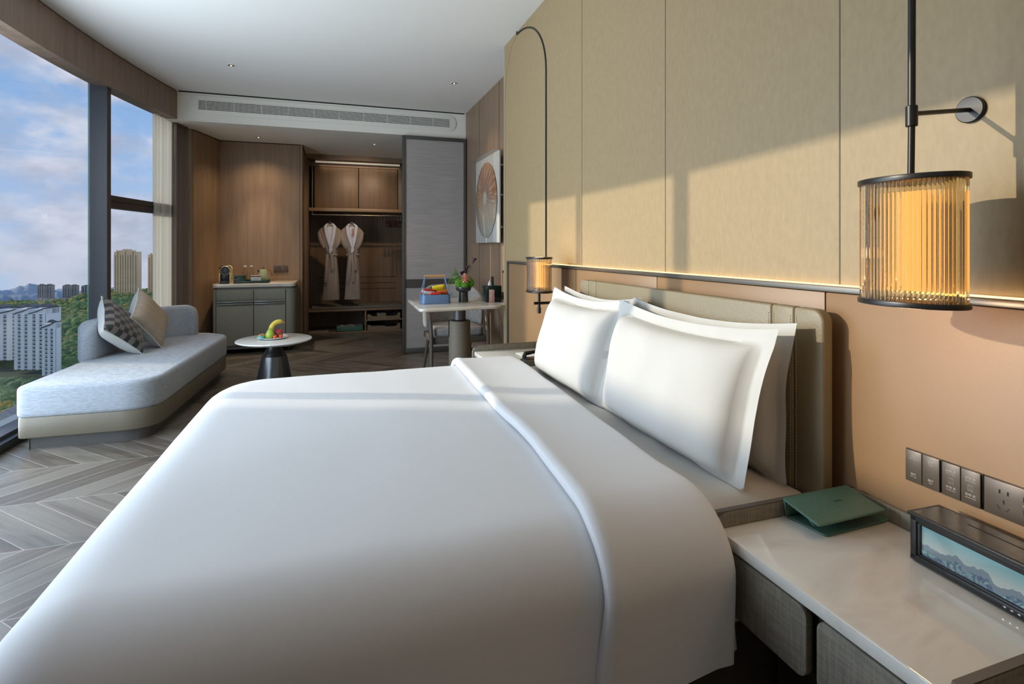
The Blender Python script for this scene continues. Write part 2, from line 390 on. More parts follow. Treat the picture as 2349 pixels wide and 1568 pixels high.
# walls out of frame: the solid end of the window wall and the wall behind the photographer
struct(MB().box(-2.3, -1.85, -1.7, .75, 0, 2.8).build('wall_left', WOOD, smooth=False))
struct(MB().box(-2.3, 2, -1.7, -1.55, 0, 2.8).build('wall_front', pm('plaster', (.42, .36, .29), rough=.9), smooth=False))
struct(MB().box(-1.80, -1.60, 6.64, 6.8, 0, 2.8).build('wall_left', WOOD, smooth=False))
struct(MB().prism([(x-.06, y) for x, y in arc(RG, .6, 6.7)]+[(x+.02, y) for x, y in arc(RG, .6, 6.7)[::-1]], 2.62, 3.0, ang=9).build('trim_5', CEIL))

# windows
def curved(R0, R1, y0, y1, z0, z1, n=14):
    a = [(arcx(y0+(y1-y0)*i/n, R0), y0+(y1-y0)*i/n) for i in range(n+1)]
    b = [(arcx(y0+(y1-y0)*i/n, R1), y0+(y1-y0)*i/n) for i in range(n, -1, -1)]
    return MB().prism(a+b, z0, z1, ang=9)
FRAME = pm('window_frame', (.05, .05, .058), rough=.4, metal=.3)
w1 = struct(curved(RG, RG+.012, .75, 5.19, .07, 2.62).build('window_1', GLASS))
curved(RG-.05, RG+.07, .75, 6.62, 0, .075).build('sill', FRAME, w1)
curved(RG-.10, RG-.05, .75, 6.62, 0, .055).build('floor_rail', BLACK, w1)
curved(RG+.07, RG+.20, .75, 6.62, -.25, .05).build('outer_ledge', pm('ledge', (.35, .42, .42), rough=.3), w1)
MB().box(arcx(3.94, RG)-.05, arcx(3.94, RG)+.04, 3.92, 3.96, 0, 2.62, .003).build('mullion', FRAME, w1)
MB().box(arcx(3.02, RG)-.06, arcx(3.02, RG)+.05, 2.99, 3.05, 0, 2.62, .003).build('mullion', FRAME, w1)
MB().box(arcx(1.9, RG)-.07, arcx(1.9, RG)+.03, 1.45, 1.53, 0, 2.62, .003).build('mullion', FRAME, w1)
MB().box(-1.845, -1.842, 5.155, 5.168, 0, 2.62).build('glass_edge', pm('edge_green', (.35, .75, .68), rough=.15), w1, smooth=False)
COLM = pm('column_cladding', (.085, .088, .10), rough=.4, metal=.2)
COLB = pm('column_return', (.05, .04, .04), rough=.5)
cl = struct(MB().prism([(-1.84, 5.165), (-1.72, 5.17), (-1.722, 5.245), (-1.845, 5.26)], 0, 2.62, .002).build('trim_6', COLM, ang=.3))
MB().prism([(-1.719, 5.1705), (-1.7185, 5.246), (-1.722, 5.246), (-1.722, 5.1705)], 0, 2.62).build('side_face', COLB, cl, smooth=False)
w2 = struct(curved(RG+.005, RG+.017, 5.26, 6.62, .07, 2.62).build('window_2', GLASS))
curved(RG-.03, RG+.05, 5.26, 6.62, 1.545, 1.65).build('transom', FRAME, w2)
curved(RG-.035, RG-.03, 5.26, 6.62, 1.60, 1.607).build('transom_line', BLACK, w2)

# ------------------------------------------------------------------ air vent, downlights
t = thing('air_vent', 'long white slotted air grille across the ceiling bulkhead', 'air vent', (0, 6.243, 2.60))
MB().prism(rrect(-1.38, 1.40, 2.575, 2.765, .09, 10), 6.238, 6.25, .003, axis='y').build('face_plate', BULK, t)
MB().box(-1.288, 1.311, 6.2335, 6.24, 2.618, 2.718).build('dark_slot', pm('slot', (.02, .02, .02), rough=.8), t, smooth=False)
b = MB()
for k in range(8): b.box(-1.288, 1.311, 6.228, 6.239, 2.6145+k*.0137, 2.6145+k*.0137+.0062)
b.build('louvre', BULK, t, smooth=False)
for k in range(10): MB().box(-1.22+k*.26, -1.216+k*.26, 6.227, 6.23, 2.618, 2.718).build('divider', BULK, t, smooth=False)
for (x, y, z, lab) in ((-.831, 5.243, 2.8, 'small round downlight in the main ceiling above the sofa side'), (1.13, 5.125, 2.8, 'small round downlight in the main ceiling above the desk'),
                       (-.81, 6.936, 2.5, 'small round downlight in the lowered ceiling above the minibar'), (.513, 6.943, 2.5, 'small round downlight in the lowered ceiling before the wardrobe')):
    t = thing('downlight', lab, 'ceiling light', (x, y, z))
    MB().lathe([(.025, .0), (.038, -.003), (.040, .0)], (x, y, z), 24).build('trim_ring', WHITE, t)
    MB().lathe([(.024, -.0015), (.024, -.001)], (x, y, z), 24).build('lamp_recess', BLACK, t)
    MB().lathe([(.009, -.003), (.009, -.002)], (x, y, z), 16).build('lamp_lens', emitm('downlight_lens', WARM, 3), t)

# ------------------------------------------------------------------ curtains
def curtain(name, label, y0, y1, xoff, z0, z1, waves, amp, mat):
    def fn(u, v):
        y = y0+(y1-y0)*u
        x = arcx(y, RV)+xoff+amp*math.sin(u*waves*2*PI)*(1+.25*math.sin(u*17))*(.85+.15*v)
        return (x, y+amp*.25*math.cos(u*waves*4*PI), z0+(z1-z0)*v)
    o = MB().grid(fn, waves*14, 8).build(name, mat, recalc=False, ang=3)
    s = o.modifiers.new('thickness', 'SOLIDIFY'); s.thickness = .003
    return tag(o, label, 'curtain')
SHEER = bpy.data.materials.new('sheer_fabric'); SHEER.use_nodes = True
nt = SHEER.node_tree; nt.nodes.clear()
dd = N(nt, 'ShaderNodeBsdfDiffuse'); dd.inputs[0].default_value = (.85, .86, .84, 1); tt = N(nt, 'ShaderNodeBsdfTranslucent'); tt.inputs[0].default_value = (.85, .86, .84, 1)
tp = N(nt, 'ShaderNodeBsdfTransparent'); a1 = N(nt, 'ShaderNodeMixShader'); a1.inputs[0].default_value = .72; a2 = N(nt, 'ShaderNodeMixShader'); a2.inputs[0].default_value = .14
oo = N(nt, 'ShaderNodeOutputMaterial'); nt.links.new(dd.outputs[0], a1.inputs[1]); nt.links.new(tt.outputs[0], a1.inputs[2]); nt.links.new(a1.outputs[0], a2.inputs[1]); nt.links.new(tp.outputs[0], a2.inputs[2]); nt.links.new(a2.outputs[0], oo.inputs[0])
curtain('sheer_curtain', 'white sheer curtain gathered at the far end of the window', 6.03, 6.35, -.10, .03, 2.505, 5, .022, SHEER)
curtain('drape', 'taupe pleated drape hanging between the sheer curtain and oak panel', 6.37, 6.62, -.085, .02, 2.5, 9, .02, pm('drape_fabric', (.27, .21, .18), (.22, .17, .145), ns=8, stretch=(1, 1, .1), rough=.9))

# ------------------------------------------------------------------ bed
bed = thing('bed', 'double bed with leather headboard against the copper wall panels', 'bed', (.35, 1.88, 0))
BASE = pm('bed_base_leather', (.085, .068, .052), rough=.5, bump=.1, bs=120)
MB().box(-.42, 1.20, 1.06, 2.70, .0, .31, .02, 3).build('base', BASE, bed)
mt = MB()
def matt(u, v):
    x = -.42+1.62*u; y = 1.055+1.655*v
    ey = min(v, 1-v)*1.655; ex = (1-u)*1.585
    dz = 0
    if ey < .09: dz -= .075*(1-ey/.09)**2
    if ex < .16: dz -= .035*(1-ex/.16)**2
    dz += .0035*noise.noise(Vector((x*9, y*9, 3)))*2+.004*math.sin(x*40+y*9)*max(0, 1-ey/.2)
    return (x, y, .587+dz)
mt.grid(matt, 90, 90)
mt.box(-.42, 1.20, 1.055, 2.71, .31, .515, 0)
mt.build('mattress', LINEN2, bed)
hb = MB()
for a, c_ in ((1.070, 1.165), (1.165, 1.245), (1.245, 2.345), (2.345, 2.425), (2.425, 2.52)):
    hb.prism(rrect(a, c_, .05, 1.045, [.035 if c_ > 2.5 else 0, .035 if a < 1.1 else 0, 0, 0], 8), 1.214, 1.250, .0075, 4, axis='x')
hb.build('headboard', HEADB, bed)
MB().box(1.249, 1.276, 1.25, 2.35, .2, .9, .004).build('wall_mount', DARK, bed)
THR = pm('thread', (.42, .38, .28), rough=.7)
for y in (1.165, 1.245, 2.345, 2.425):
    for d in (-.010, .010):
        st = MB()
        for k in range(70): st.box(1.2125, 1.215, y+d-.0006, y+d+.0006, .45+k*.0082, .45+k*.0082+.005)
        st.build('stitching', THR, bed, smooth=False)

def rr_ring(x0, x1, y0, y1, r, n=10, m=16, rn=None):
    """rounded-rectangle ring with a fixed number of points"""
    out = []
    rn = rn or r
    cs = ((x1-rn, y1-rn, 0, rn), (x0+r, y1-r, 90, r), (x0+rn, y0+rn, 180, rn), (x1-rn, y0+rn, 270, rn))
    for i, (cx, cy, a0, q_) in enumerate(cs):
        for k in range(n+1):
            a = math.radians(a0+90*k/n); out.append((cx+q_*math.cos(a), cy+q_*math.sin(a)))
        nx, ny, na, nq = cs[(i+1) % 4]; p = out[-1]; q = (nx+nq*math.cos(math.radians(na)), ny+nq*math.sin(math.radians(na)))
        for k in range(1, m): out.append((p[0]+(q[0]-p[0])*k/m, p[1]+(q[1]-p[1])*k/m))
    return out
DX0, DX1, DY0, DY1, DZ = -.52, .92, .975, 2.805, .612
SH, SV = .15, .13
def duvet_profile():
    pr = []
    for k in range(9): a = PI/2*k/8; pr.append((-SH+SH*math.sin(a), DZ-SV*(1-math.cos(a))))
    for k in range(1, 7): pr.append((.006*k/6, DZ-SV-(DZ-SV-.31)*k/6))
    return pr
b = MB(); rings = []
for f in (.25, .5, .75, .92): rings.append(('s', f))
prof = duvet_profile()
allr = []
base_r = .10
def ringpts(d): return [(x-.030*max(0, min(1, (.3-x)/.5))*(1-(y-DY0)/1.83), y) for x, y in rr_ring(DX0-d, DX1+d, DY0-d, DY1+d, max(.04, base_r+SH+d), rn=max(.02, SH+d))]
inner = ringpts(-SH); cxm, cym = (DX0+DX1)/2, (DY0+DY1)/2
def dz(x, y, amp=1): return amp*(.006*noise.noise(Vector((x*2.2, y*2.2, 0)))+.002*noise.noise(Vector((x*7, y*7, 5))))
vsets = []
for f in (.02, .2, .4, .6, .8, .93): vsets.append([(cxm+(x-cxm)*f, cym+(y-cym)*f, DZ) for x, y in inner])
for d, z in prof: vsets.append([(x, y, z) for x, y in ringpts(d)])
nr = len(vsets); npnt = len(vsets[0]); vs = []; fs = []
for i, rg in enumerate(vsets):
    for j, (x, y, z) in enumerate(rg):
        hang = max(0, (DZ-SV-z))/.18
        wob = .012*hang*math.sin(j*.55)+.010*hang*math.sin(j*.23+1)
        if x > .86: x = .86
        dxn = 0
        if hang > 0:
            if abs(y-DY0) < .25: y -= wob
            elif abs(y-DY1) < .25: y += wob
            else: x -= wob if x < .8 else 0
        vs.append((x, y, z+dz(x, y)))
for i in range(nr-1):
    for j in range(npnt): k = (j+1) % npnt; fs.append((i*npnt+j, i*npnt+k, (i+1)*npnt+k, (i+1)*npnt+j))
fs.append(tuple(range(npnt)))
b._new(vs, fs)
duv = b.build('duvet', LINEN, ang=2)
tag(duv, 'smooth white duvet spread over the bed, hanging down its near side', 'duvet')
# turned-down band
b = MB()
def bandprof():
    pr = []
    for k in range(8): pr.append((DY0+.002-.012*k/7*0, .300+(DZ-SV-.300)*k/7))
    for k in range(1, 11): a = PI/2*k/10; pr.append((DY0+SH*(1-math.cos(a)), DZ-SV+SV*math.sin(a)))
    for k in range(1, 24): pr.append((DY0+SH+(DY1-DY0-2*SH)*k/24, DZ))
    for k in range(1, 11): a = PI/2*(1-k/10); pr.append((DY1-SH*(1-math.cos(a)), DZ-SV+SV*math.sin(a)))
    for k in range(1, 5): pr.append((DY1, DZ-SV-.15*k/4))
    return pr
bp = bandprof(); NB = len(bp)
def band_edges(i):
    y, z = bp[i]
    hang = max(0, DZ-SV-z)/.18
    xl = .565-.045*max(0, min(1, (1.5-y)/.45))-.02*min(1, hang) if y < 1.9 else .565+.035*(y-1.9)
    xr = .835+.075*max(0, min(1, (y-1.25)/1.2)) - .0*hang
    return xl, xr, hang
def nrm(i):
    a = bp[max(i-1, 0)]; c_ = bp[min(i+1, NB-1)]; t_ = Vector((c_[0]-a[0], c_[1]-a[1])).normalized(); return Vector((-t_.y, t_.x))
def bandf(u, v):
    i = min(NB-1, int(round(u*(NB-1)))); xl, xr, hang = band_edges(i); y, z = bp[i]; n_ = nrm(i)
    w = v*2*PI; xc = (xl+xr)/2; hw = (xr-xl)/2
    cs, sn = math.cos(w), math.sin(w)
    xx = xc+hw*math.copysign(abs(cs)**.18, cs)
    th = .013*math.copysign(abs(sn)**.5, sn)+.016
    wob = .010*hang*math.sin(xx*22)
    bulge = .010*math.exp(-((xx-xl-.02)/.03)**2)*(1 if sn > 0 else 0)
    h = th+bulge+wob+.003*noise.noise(Vector((xx*6, y*5, z*5)))
    return (xx, y+n_.x*h, z+n_.y*h+dz(xx, y))
b.grid(bandf, NB, 40, cv=True)
b.bm.faces.ensure_lookup_table()
b.build('turned_down_band', LINEN, duv, ang=2)

# pillows
def frame_rot(u, v):
    u = Vector(u).normalized(); v = Vector(v); v = (v-u*v.dot(u)).normalized(); n_ = u.cross(v)
    return Matrix((u, v, n_)).transposed()
def pillow_mesh(w, h, th, fl, seed, pinch=.035, power=.40, taper=.10):
    b = MB(); NU, NV = 56, 40
    rnd = Vector((seed*3.1, seed*1.7, 0))
    for side in (1, -1):
        def fn(u, v):
            s_ = 2*u-1; y0_ = -h/2-.010; y = y0_+v*(h/2+fl-y0_); t_ = y/(h/2)
            W2 = w/2+fl; x = s_*W2; tt_ = max(-1, min(1, t_))
            x *= 1-pinch*(1-tt_*tt_)*abs(s_)**2
            y -= .034*(1-s_*s_)*max(0, v)**3
            if x < 0: x *= 1-taper*(1-v)**1.5
            iu = max(0, 1-(abs(s_)*W2/(w/2))**3.2); iv = max(0, 1-abs(t_)**3.4)
            inf = (iu*iv)**power
            wr_ = noise.noise(Vector((x*7, y*7, seed)))*.012*inf+noise.noise(Vector((x*18, y*18, seed+side)))*.003*(1-inf)
            edge = .016*noise.noise(Vector((x*6, y*6, seed+9)))*(1-inf)
            return (x, y, side*(th/2*inf+.0018*(1-max(abs(s_), abs(2*v-1))**10))+wr_*(1-max(abs(s_), abs(2*v-1))**10)+edge)
        b.grid(fn, NU, NV)
    bmesh.ops.remove_doubles(b.bm, verts=b.bm.verts, dist=.0001)
    return b
def pillow(label, c, u, v, w=.76, h=.44, th=.19, fl=.05, seed=1):
    m_ = Matrix.Translation(c) @ frame_rot(u, v).to_4x4()
    o = pillow_mesh(w, h, th, fl, seed).build('pillow', LINEN2, local=True, ang=1.2)
    o.matrix_world = m_
    return tag(o, label, 'pillow', 'pillows leaning on the headboard')
pillow('large white flanged pillow in front on the near half of the bed', (1.045, 1.515, .775), (0, -1, -.005), (.29, .0, 1), seed=1, w=.71, h=.365, th=.175)
pillow('white pillow behind the near front pillow, its flange showing toward nightstand', (1.150, 1.51, .775), (0, -1, -.0), (.06, 0, 1), seed=2, w=.70, h=.37, th=.10)
pillow('white flanged pillow in front on the far half of the bed', (1.045, 2.235, .778), (0, -1, -.0), (.32, .0, 1), seed=3, w=.65, h=.37, th=.175)
pillow('white pillow mostly hidden behind the far front pillow', (1.150, 2.22, .775), (0, -1, 0), (.06, 0, 1), seed=4, w=.62, h=.37, th=.10)

# ------------------------------------------------------------------ nightstands
def nightstand(y0, y1, label, far):
    t = thing('nightstand', label, 'nightstand', (1.07, (y0+y1)/2, 0))
    XF = .85
    MB().prism(rrect(XF, 1.262, y0+.016, y1-.016, .008, 3), .530, .556, .005).build('marble_top', MARB, t)
    # raised surround: rounded end panels and back rail
    for (a, c_) in ((y0, y0+.016), (y1-.016, y1)):
        MB().prism(rrect(XF-.012, 1.275, .40, .592, [0, .045, .02, 0], 8), a, c_, .003, axis='y', M=None).build('side_panel', WEAVE, t)
        MB().prism(rrect(XF-.0135, 1.275, .585, .594, [0, .004, 0, 0], 2), a+.001, c_-.001, axis='y').build('panel_edging', pm('edging', (.10, .085, .07), rough=.5), t)
    MB().box(1.262, 1.276, y0, y1, .40, .592, .002).build('back_rail', WEAVE, t)
    MB().box(XF+.03, 1.262, y0+.016, y1-.016, .39, .529).build('carcass', pm('carcass', (.02, .018, .016), rough=.7), t, smooth=False)
    ym = (y0+y1)/2
    for k, (a, c_) in enumerate(((ym+.010, y1-.018), (y0+.018, ym-.012))):
        rad = [.0, .0, .0, .0]
        if k == 0: poly = rrect(a, c_, .385, .523, [.0, .022, .022, .0], 6)
        else: poly = rrect(a, c_, .385, .523, [.022, .0, .0, .022], 6)
        MB().prism(poly, XF+.004, XF+.022, .003, axis='x').build('drawer', WEAVE, t)
    MB().box(1.02, 1.262, y0+.08, y1-.02, 0, .39, .004).build('pedestal', WEAVED, t)
    return t
nightstand(.512, 1.048, 'near nightstand with cream marble top holding the green folder', False)
nightstand(2.73, 3.29, 'far nightstand with marble top beyond the bed', True)

# green folder on near nightstand
t = thing('leather_folder', 'green leather folder with stitched edges, lying open-ended on the near nightstand', 'folder', (1.14, .98, .556))
p0 = Vector((1.045, 1.022, .5572)); ux = Vector((.207, .006, 0)); uy = Vector((.012, -.098, 0))
def slab(p, e1, e2, thick, r=.006):
    e3 = e1.cross(e2).normalized()
    if e3.z < 0: e3 = -e3
    m_ = Matrix.Identity(4)
    for i, e in enumerate((e1.normalized(), e2.normalized(), e3)):
        for j in range(3): m_[j][i] = e[j]
    m_.translation = p
    return MB().prism(rrect(0, e1.length, 0, e2.length, r, 4), 0, thick, .0012, M=m_)
MB_l = slab(p0, ux, uy, .004); MB_l.build('lower_cover', GREEN, t)
top0 = Vector((1.030, 1.022, .602)); tx = Vector((.212, .006, -.001)); ty = Vector((-.010, -.112, -.010))
slab(top0, tx, ty, .005).build('upper_cover', GREEN, t)
slab(Vector((1.043, 1.024, .558)), Vector((.205, .006, 0)), Vector((-.008, 0.0, .044)), .004, .001).build('spine', GREEN, t)
slab(Vector((1.042, .985, .5985)), Vector((.19, .005, -.001)), Vector((-.004, -.045, -.022)), .003, .003).build('inner_flap', GREEN, t)
st = MB()
def stitchline(p, e1, n_):
    for k in range(n_):
        a = p+e1*((k+.2)/n_); c_ = p+e1*((k+.75)/n_); st.rod(a, c_, .00035, 4)
up = Vector((0, 0, .0055))
stitchline(top0+up+ty*.97+tx*.02, tx*.96, 46); stitchline(top0+up+ty*.03+tx*.02, tx*.96, 46)
stitchline(top0+up+tx*.018+ty*.03, ty*.94, 26); stitchline(top0+up+tx*.982+ty*.03, ty*.94, 26)
stitchline(p0+Vector((0, 0, .0043))+uy*.95+ux*.02, ux*.96, 46)
st.build('stitching', pm('green_thread', (.10, .21, .16), rough=.7), t)
def text(body, size, mat, parent, p, ex, ey, name='lettering', align='CENTER', ext=.0002):
    cu = bpy.data.curves.new(name, 'FONT'); cu.body = body; cu.size = size; cu.align_x = align; cu.align_y = 'CENTER'; cu.extrude = ext
    o = bpy.data.objects.new(name, cu); C.objects.link(o); cu.materials.append(mat)
    m_ = frame_rot(ex, ey).to_4x4(); m_.translation = Vector(p); o.parent = parent
    o.matrix_world = m_ if parent is None else m_
    o.matrix_parent_inverse = Matrix.Identity(4)
    bpy.context.view_layer.update()
    me = bpy.data.meshes.new_from_object(o.evaluated_get(bpy.context.evaluated_depsgraph_get()))
    bpy.data.objects.remove(o); o = bpy.data.objects.new(name, me); C.objects.link(o); o.parent = parent
    if not me.materials: me.materials.append(mat)
    o.matrix_basis = (Matrix.Translation(-LOC[parent.name]) @ m_)
    return o
emb = pm('embossing', (.035, .085, .062), rough=.4)
cen = top0+tx*.60+ty*.45+Vector((0, 0, .0056))
text('/\\/\\', .016, emb, t, cen+Vector((0, .012, 0)), tx, -ty)
text('HOTEL', .008, emb, t, cen, tx, -ty)

# display box (right)
t = thing('display_box', 'black framed tabletop display box with a glowing hill picture on its front', 'display box', (1.17, .66, .556))
R_ = Matrix.Translation((1.150, .803, .556)) @ Matrix.Rotation(math.radians(-2), 4, 'Z')
# local: x to the wall, y runs toward the camera side (negative), z up
L_ = .34
def lb(mb, x0, x1, y0, y1, z0, z1, bev=.001): return mb.box(x0, x1, -y1, -y0, z0, z1, bev, 2, M=R_)
FB = pm('black_lacquer', (.022, .022, .023), rough=.32)
m_ = MB(); lb(m_, .012, .082, .004, L_, .006, .094); m_.build('case', FB, t)
m_ = MB(); lb(m_, .0, .010, .0, .012, .008, .098); lb(m_, .0, .010, .0, L_, .086, .098); lb(m_, .0, .010, .0, L_, .004, .016)
lb(m_, .003, .014, .010, .018, .010, .092); lb(m_, .003, .014, .010, L_, .081, .088); lb(m_, .003, .014, .010, L_, .014, .020); m_.build('front_moulding', FB, t)
m_ = MB(); lb(m_, -.004, .088, -.004, L_, .096, .102); m_.build('top_rim', FB, t)
m_ = MB(); lb(m_, .004, .080, .004, L_, .1015, .103, 0); m_.build('top_panel', pm('smoked_top', (.085, .072, .056), (.07, .058, .045), ns=60, rough=.25), t, smooth=False)
m_ = MB(); lb(m_, .052, .0545, .075, L_, .1028, .1035, 0); m_.build('slot', GAP, t, smooth=False)
m_ = MB(); lb(m_, .006, .016, .004, .016, .0, .006); m_.build('foot', FB, t); m_ = MB(); lb(m_, .07, .08, .004, .016, .0, .006); m_.build('foot', FB, t)
for k in range(3):
    m_ = MB(); lb(m_, -.0008, .001, .168+k*.011, .173+k*.011, .008, .011, .0003); m_.build('button', CHROME, t)
def screen_mat():
    m = bpy.data.materials.new('screen'); m.use_nodes = True; nt = m.node_tree; nt.nodes.clear()
    tc = N(nt, 'ShaderNodeTexCoord'); sp = N(nt, 'ShaderNodeSeparateXYZ'); nt.links.new(tc.outputs['Object'], sp.inputs[0])
    z = mathn(nt, 'SUBTRACT', sp.outputs[2], .0); y = sp.outputs[1]
    nz = N(nt, 'ShaderNodeTexNoise'); nz.noise_dimensions = '1D'; nt.links.new(mathn(nt, 'MULTIPLY', y, 1), nz.inputs['W']); nz.inputs['Scale'].default_value = 26; nz.inputs['Detail'].default_value = 2
    ridge = mathn(nt, 'ADD', .018, mathn(nt, 'MULTIPLY', nz.outputs[0], .052))
    sky = mixc(nt, rampf(nt, z, .03, .085), (.50, .56, .54), (.17, .40, .46))
    hill = mathn(nt, 'LESS_THAN', z, ridge)
    c = mixc(nt, hill, sky, (.20, .27, .33))
    f2 = mathn(nt, 'LESS_THAN', z, mathn(nt, 'SUBTRACT', ridge, .012))
    n3 = N(nt, 'ShaderNodeTexNoise'); n3.inputs['Scale'].default_value = 70; n3.inputs['Detail'].default_value = 5; n3.inputs['Distortion'].default_value = 2
    nt.links.new(tc.outputs['Object'], n3.inputs['Vector'])
    lowc = mixc(nt, rampf(nt, n3.outputs[0], .4, .65), (.10, .14, .24), (.26, .44, .42))
    c = mixc(nt, f2, c, lowc)
    e = N(nt, 'ShaderNodeEmission'); nt.links.new(c, e.inputs[0]); e.inputs[1].default_value = .62
    g = N(nt, 'ShaderNodeBsdfGlossy'); g.inputs['Roughness'].default_value = .05; g.inputs[0].default_value = (.05, .05, .05, 1)
    ad = N(nt, 'ShaderNodeAddShader'); nt.links.new(e.outputs[0], ad.inputs[0]); nt.links.new(g.outputs[0], ad.inputs[1])
    o = N(nt, 'ShaderNodeOutputMaterial'); nt.links.new(ad.outputs[0], o.inputs[0]); return m
m_ = MB(); lb(m_, .009, .0125, .018, L_, .020, .082, 0); m_.build('screen', screen_mat(), t, smooth=False)

# ------------------------------------------------------------------ switch plates on copper wall
PLATE = pm('bronze_plate', (.125, .098, .078), rough=.38, metal=.5)
INK = pm('plate_ink', (.45, .43, .40), rough=.5)
XS = 1.277
def plate(y1, y0, label, gangs, kind):
    t = thing('switch_plate' if kind != 'socket' else 'socket_plate', label, 'switch' if kind != 'socket' else 'power socket', (XS, (y0+y1)/2, .669), 'bronze wall plates above the near nightstand')
    MB().box(XS-.004, XS+.001, y0-.002, y1+.002, .6695, .7425, .001).build('back_box', DARK, t)
    w = (y1-y0)/gangs
    for g_ in range(gangs):
        a = y1-w*(g_+1); c_ = y1-w*g_
        nm = 'rocker' if kind != 'socket' else 'face'
        r_ = MB().box(XS-.009, XS-.003, a+.0006, c_-.0006, .670, .742, .0012).build(nm, PLATE, t)
        if kind != 'socket':
            yc = (a+c_)/2
            lines = kind[g_]
            for (txt, z, s_) in lines: text(txt, s_, INK, r_, (XS-.0092, yc, z), (0, -1, 0), (0, 0, 1))
            if len(lines) > 4:
                pass
            if kind[2]:
                ic = MB()
                for (p, q) in (((-.005, -.0055), (-.005, .0055)), ((.005, -.0055), (.005, .0055)), ((-.005, .0055), (.005, .0055)), ((-.005, -.0055), (.005, -.0055)), ((0, -.0055), (0, .0055))):
                    ic.rod((XS-.0093, yc-p[0], .706+p[1]), (XS-.0093, yc-q[0], .706+q[1]), .0003, 4)
                if g_ == 1:
                    for d in (-.0025, .0025): ic.rod((XS-.0093, yc-d, .7005), (XS-.0093, yc-d, .7115), .0003, 4)
                ic.build('icon', INK, r_)
        else:
            h = MB(); yc = y1-.034
            for (dy, z, rot) in ((-.006, .722, 0), (.008, .722, 0), (.001, .703, 0)): h.box(XS-.0094, XS-.006, yc-dy-.0014, yc-dy+.0014, z-.004, z+.004)
            for s_ in (-1, 1):
                Mx = Matrix.Translation((XS-.0077, yc-s_*.008, .690)) @ Matrix.Rotation(s_*math.radians(38), 4, 'X')
                h.box(-.0017, .0017, -.0013, .0013, -.0045, .0045, M=Mx)
            for z in (.722, .697): h.box(XS-.0094, XS-.006, yc-.0375, yc-.033, z-.0055, z+.0055)
            h.build('slots', BLACK, r_, smooth=False)
            text('USB', .004, INK, r_, (XS-.0092, yc-.035, .7095), (0, -1, 0), (0, 0, 1))
A1 = [('灯光', .729, .006), ('Reading Light', .7235, .0032), ('地灯', .6885, .006), ('Floor Light', .683, .0032)]
A2 = [('总开', .729, .006), ('Master', .7235, .0032), ('夜灯', .6885, .006), ('Night', .683, .0032)]
B1 = [('纱帘 开', .7255, .006), ('Curtain Open', .720, .0032), ('纱帘 关', .691, .006), ('Curtain Close', .6855, .0032)]
B2 = [('布帘 开', .7255, .006), ('Blackout Open', .720, .0032), ('布帘 关', .691, .006), ('Blackout Close', .6855, .0032)]
plate(.897, .822, 'bronze light switch plate furthest from the display box, leftmost of three', 2, (A1, A2, False))
plate(.818, .743, 'bronze curtain switch plate with small window icons, middle of three', 2, (B1, B2, True))
plate(.738, .655, 'bronze socket plate with pin slots, cut by the right picture edge', 1, 'socket')

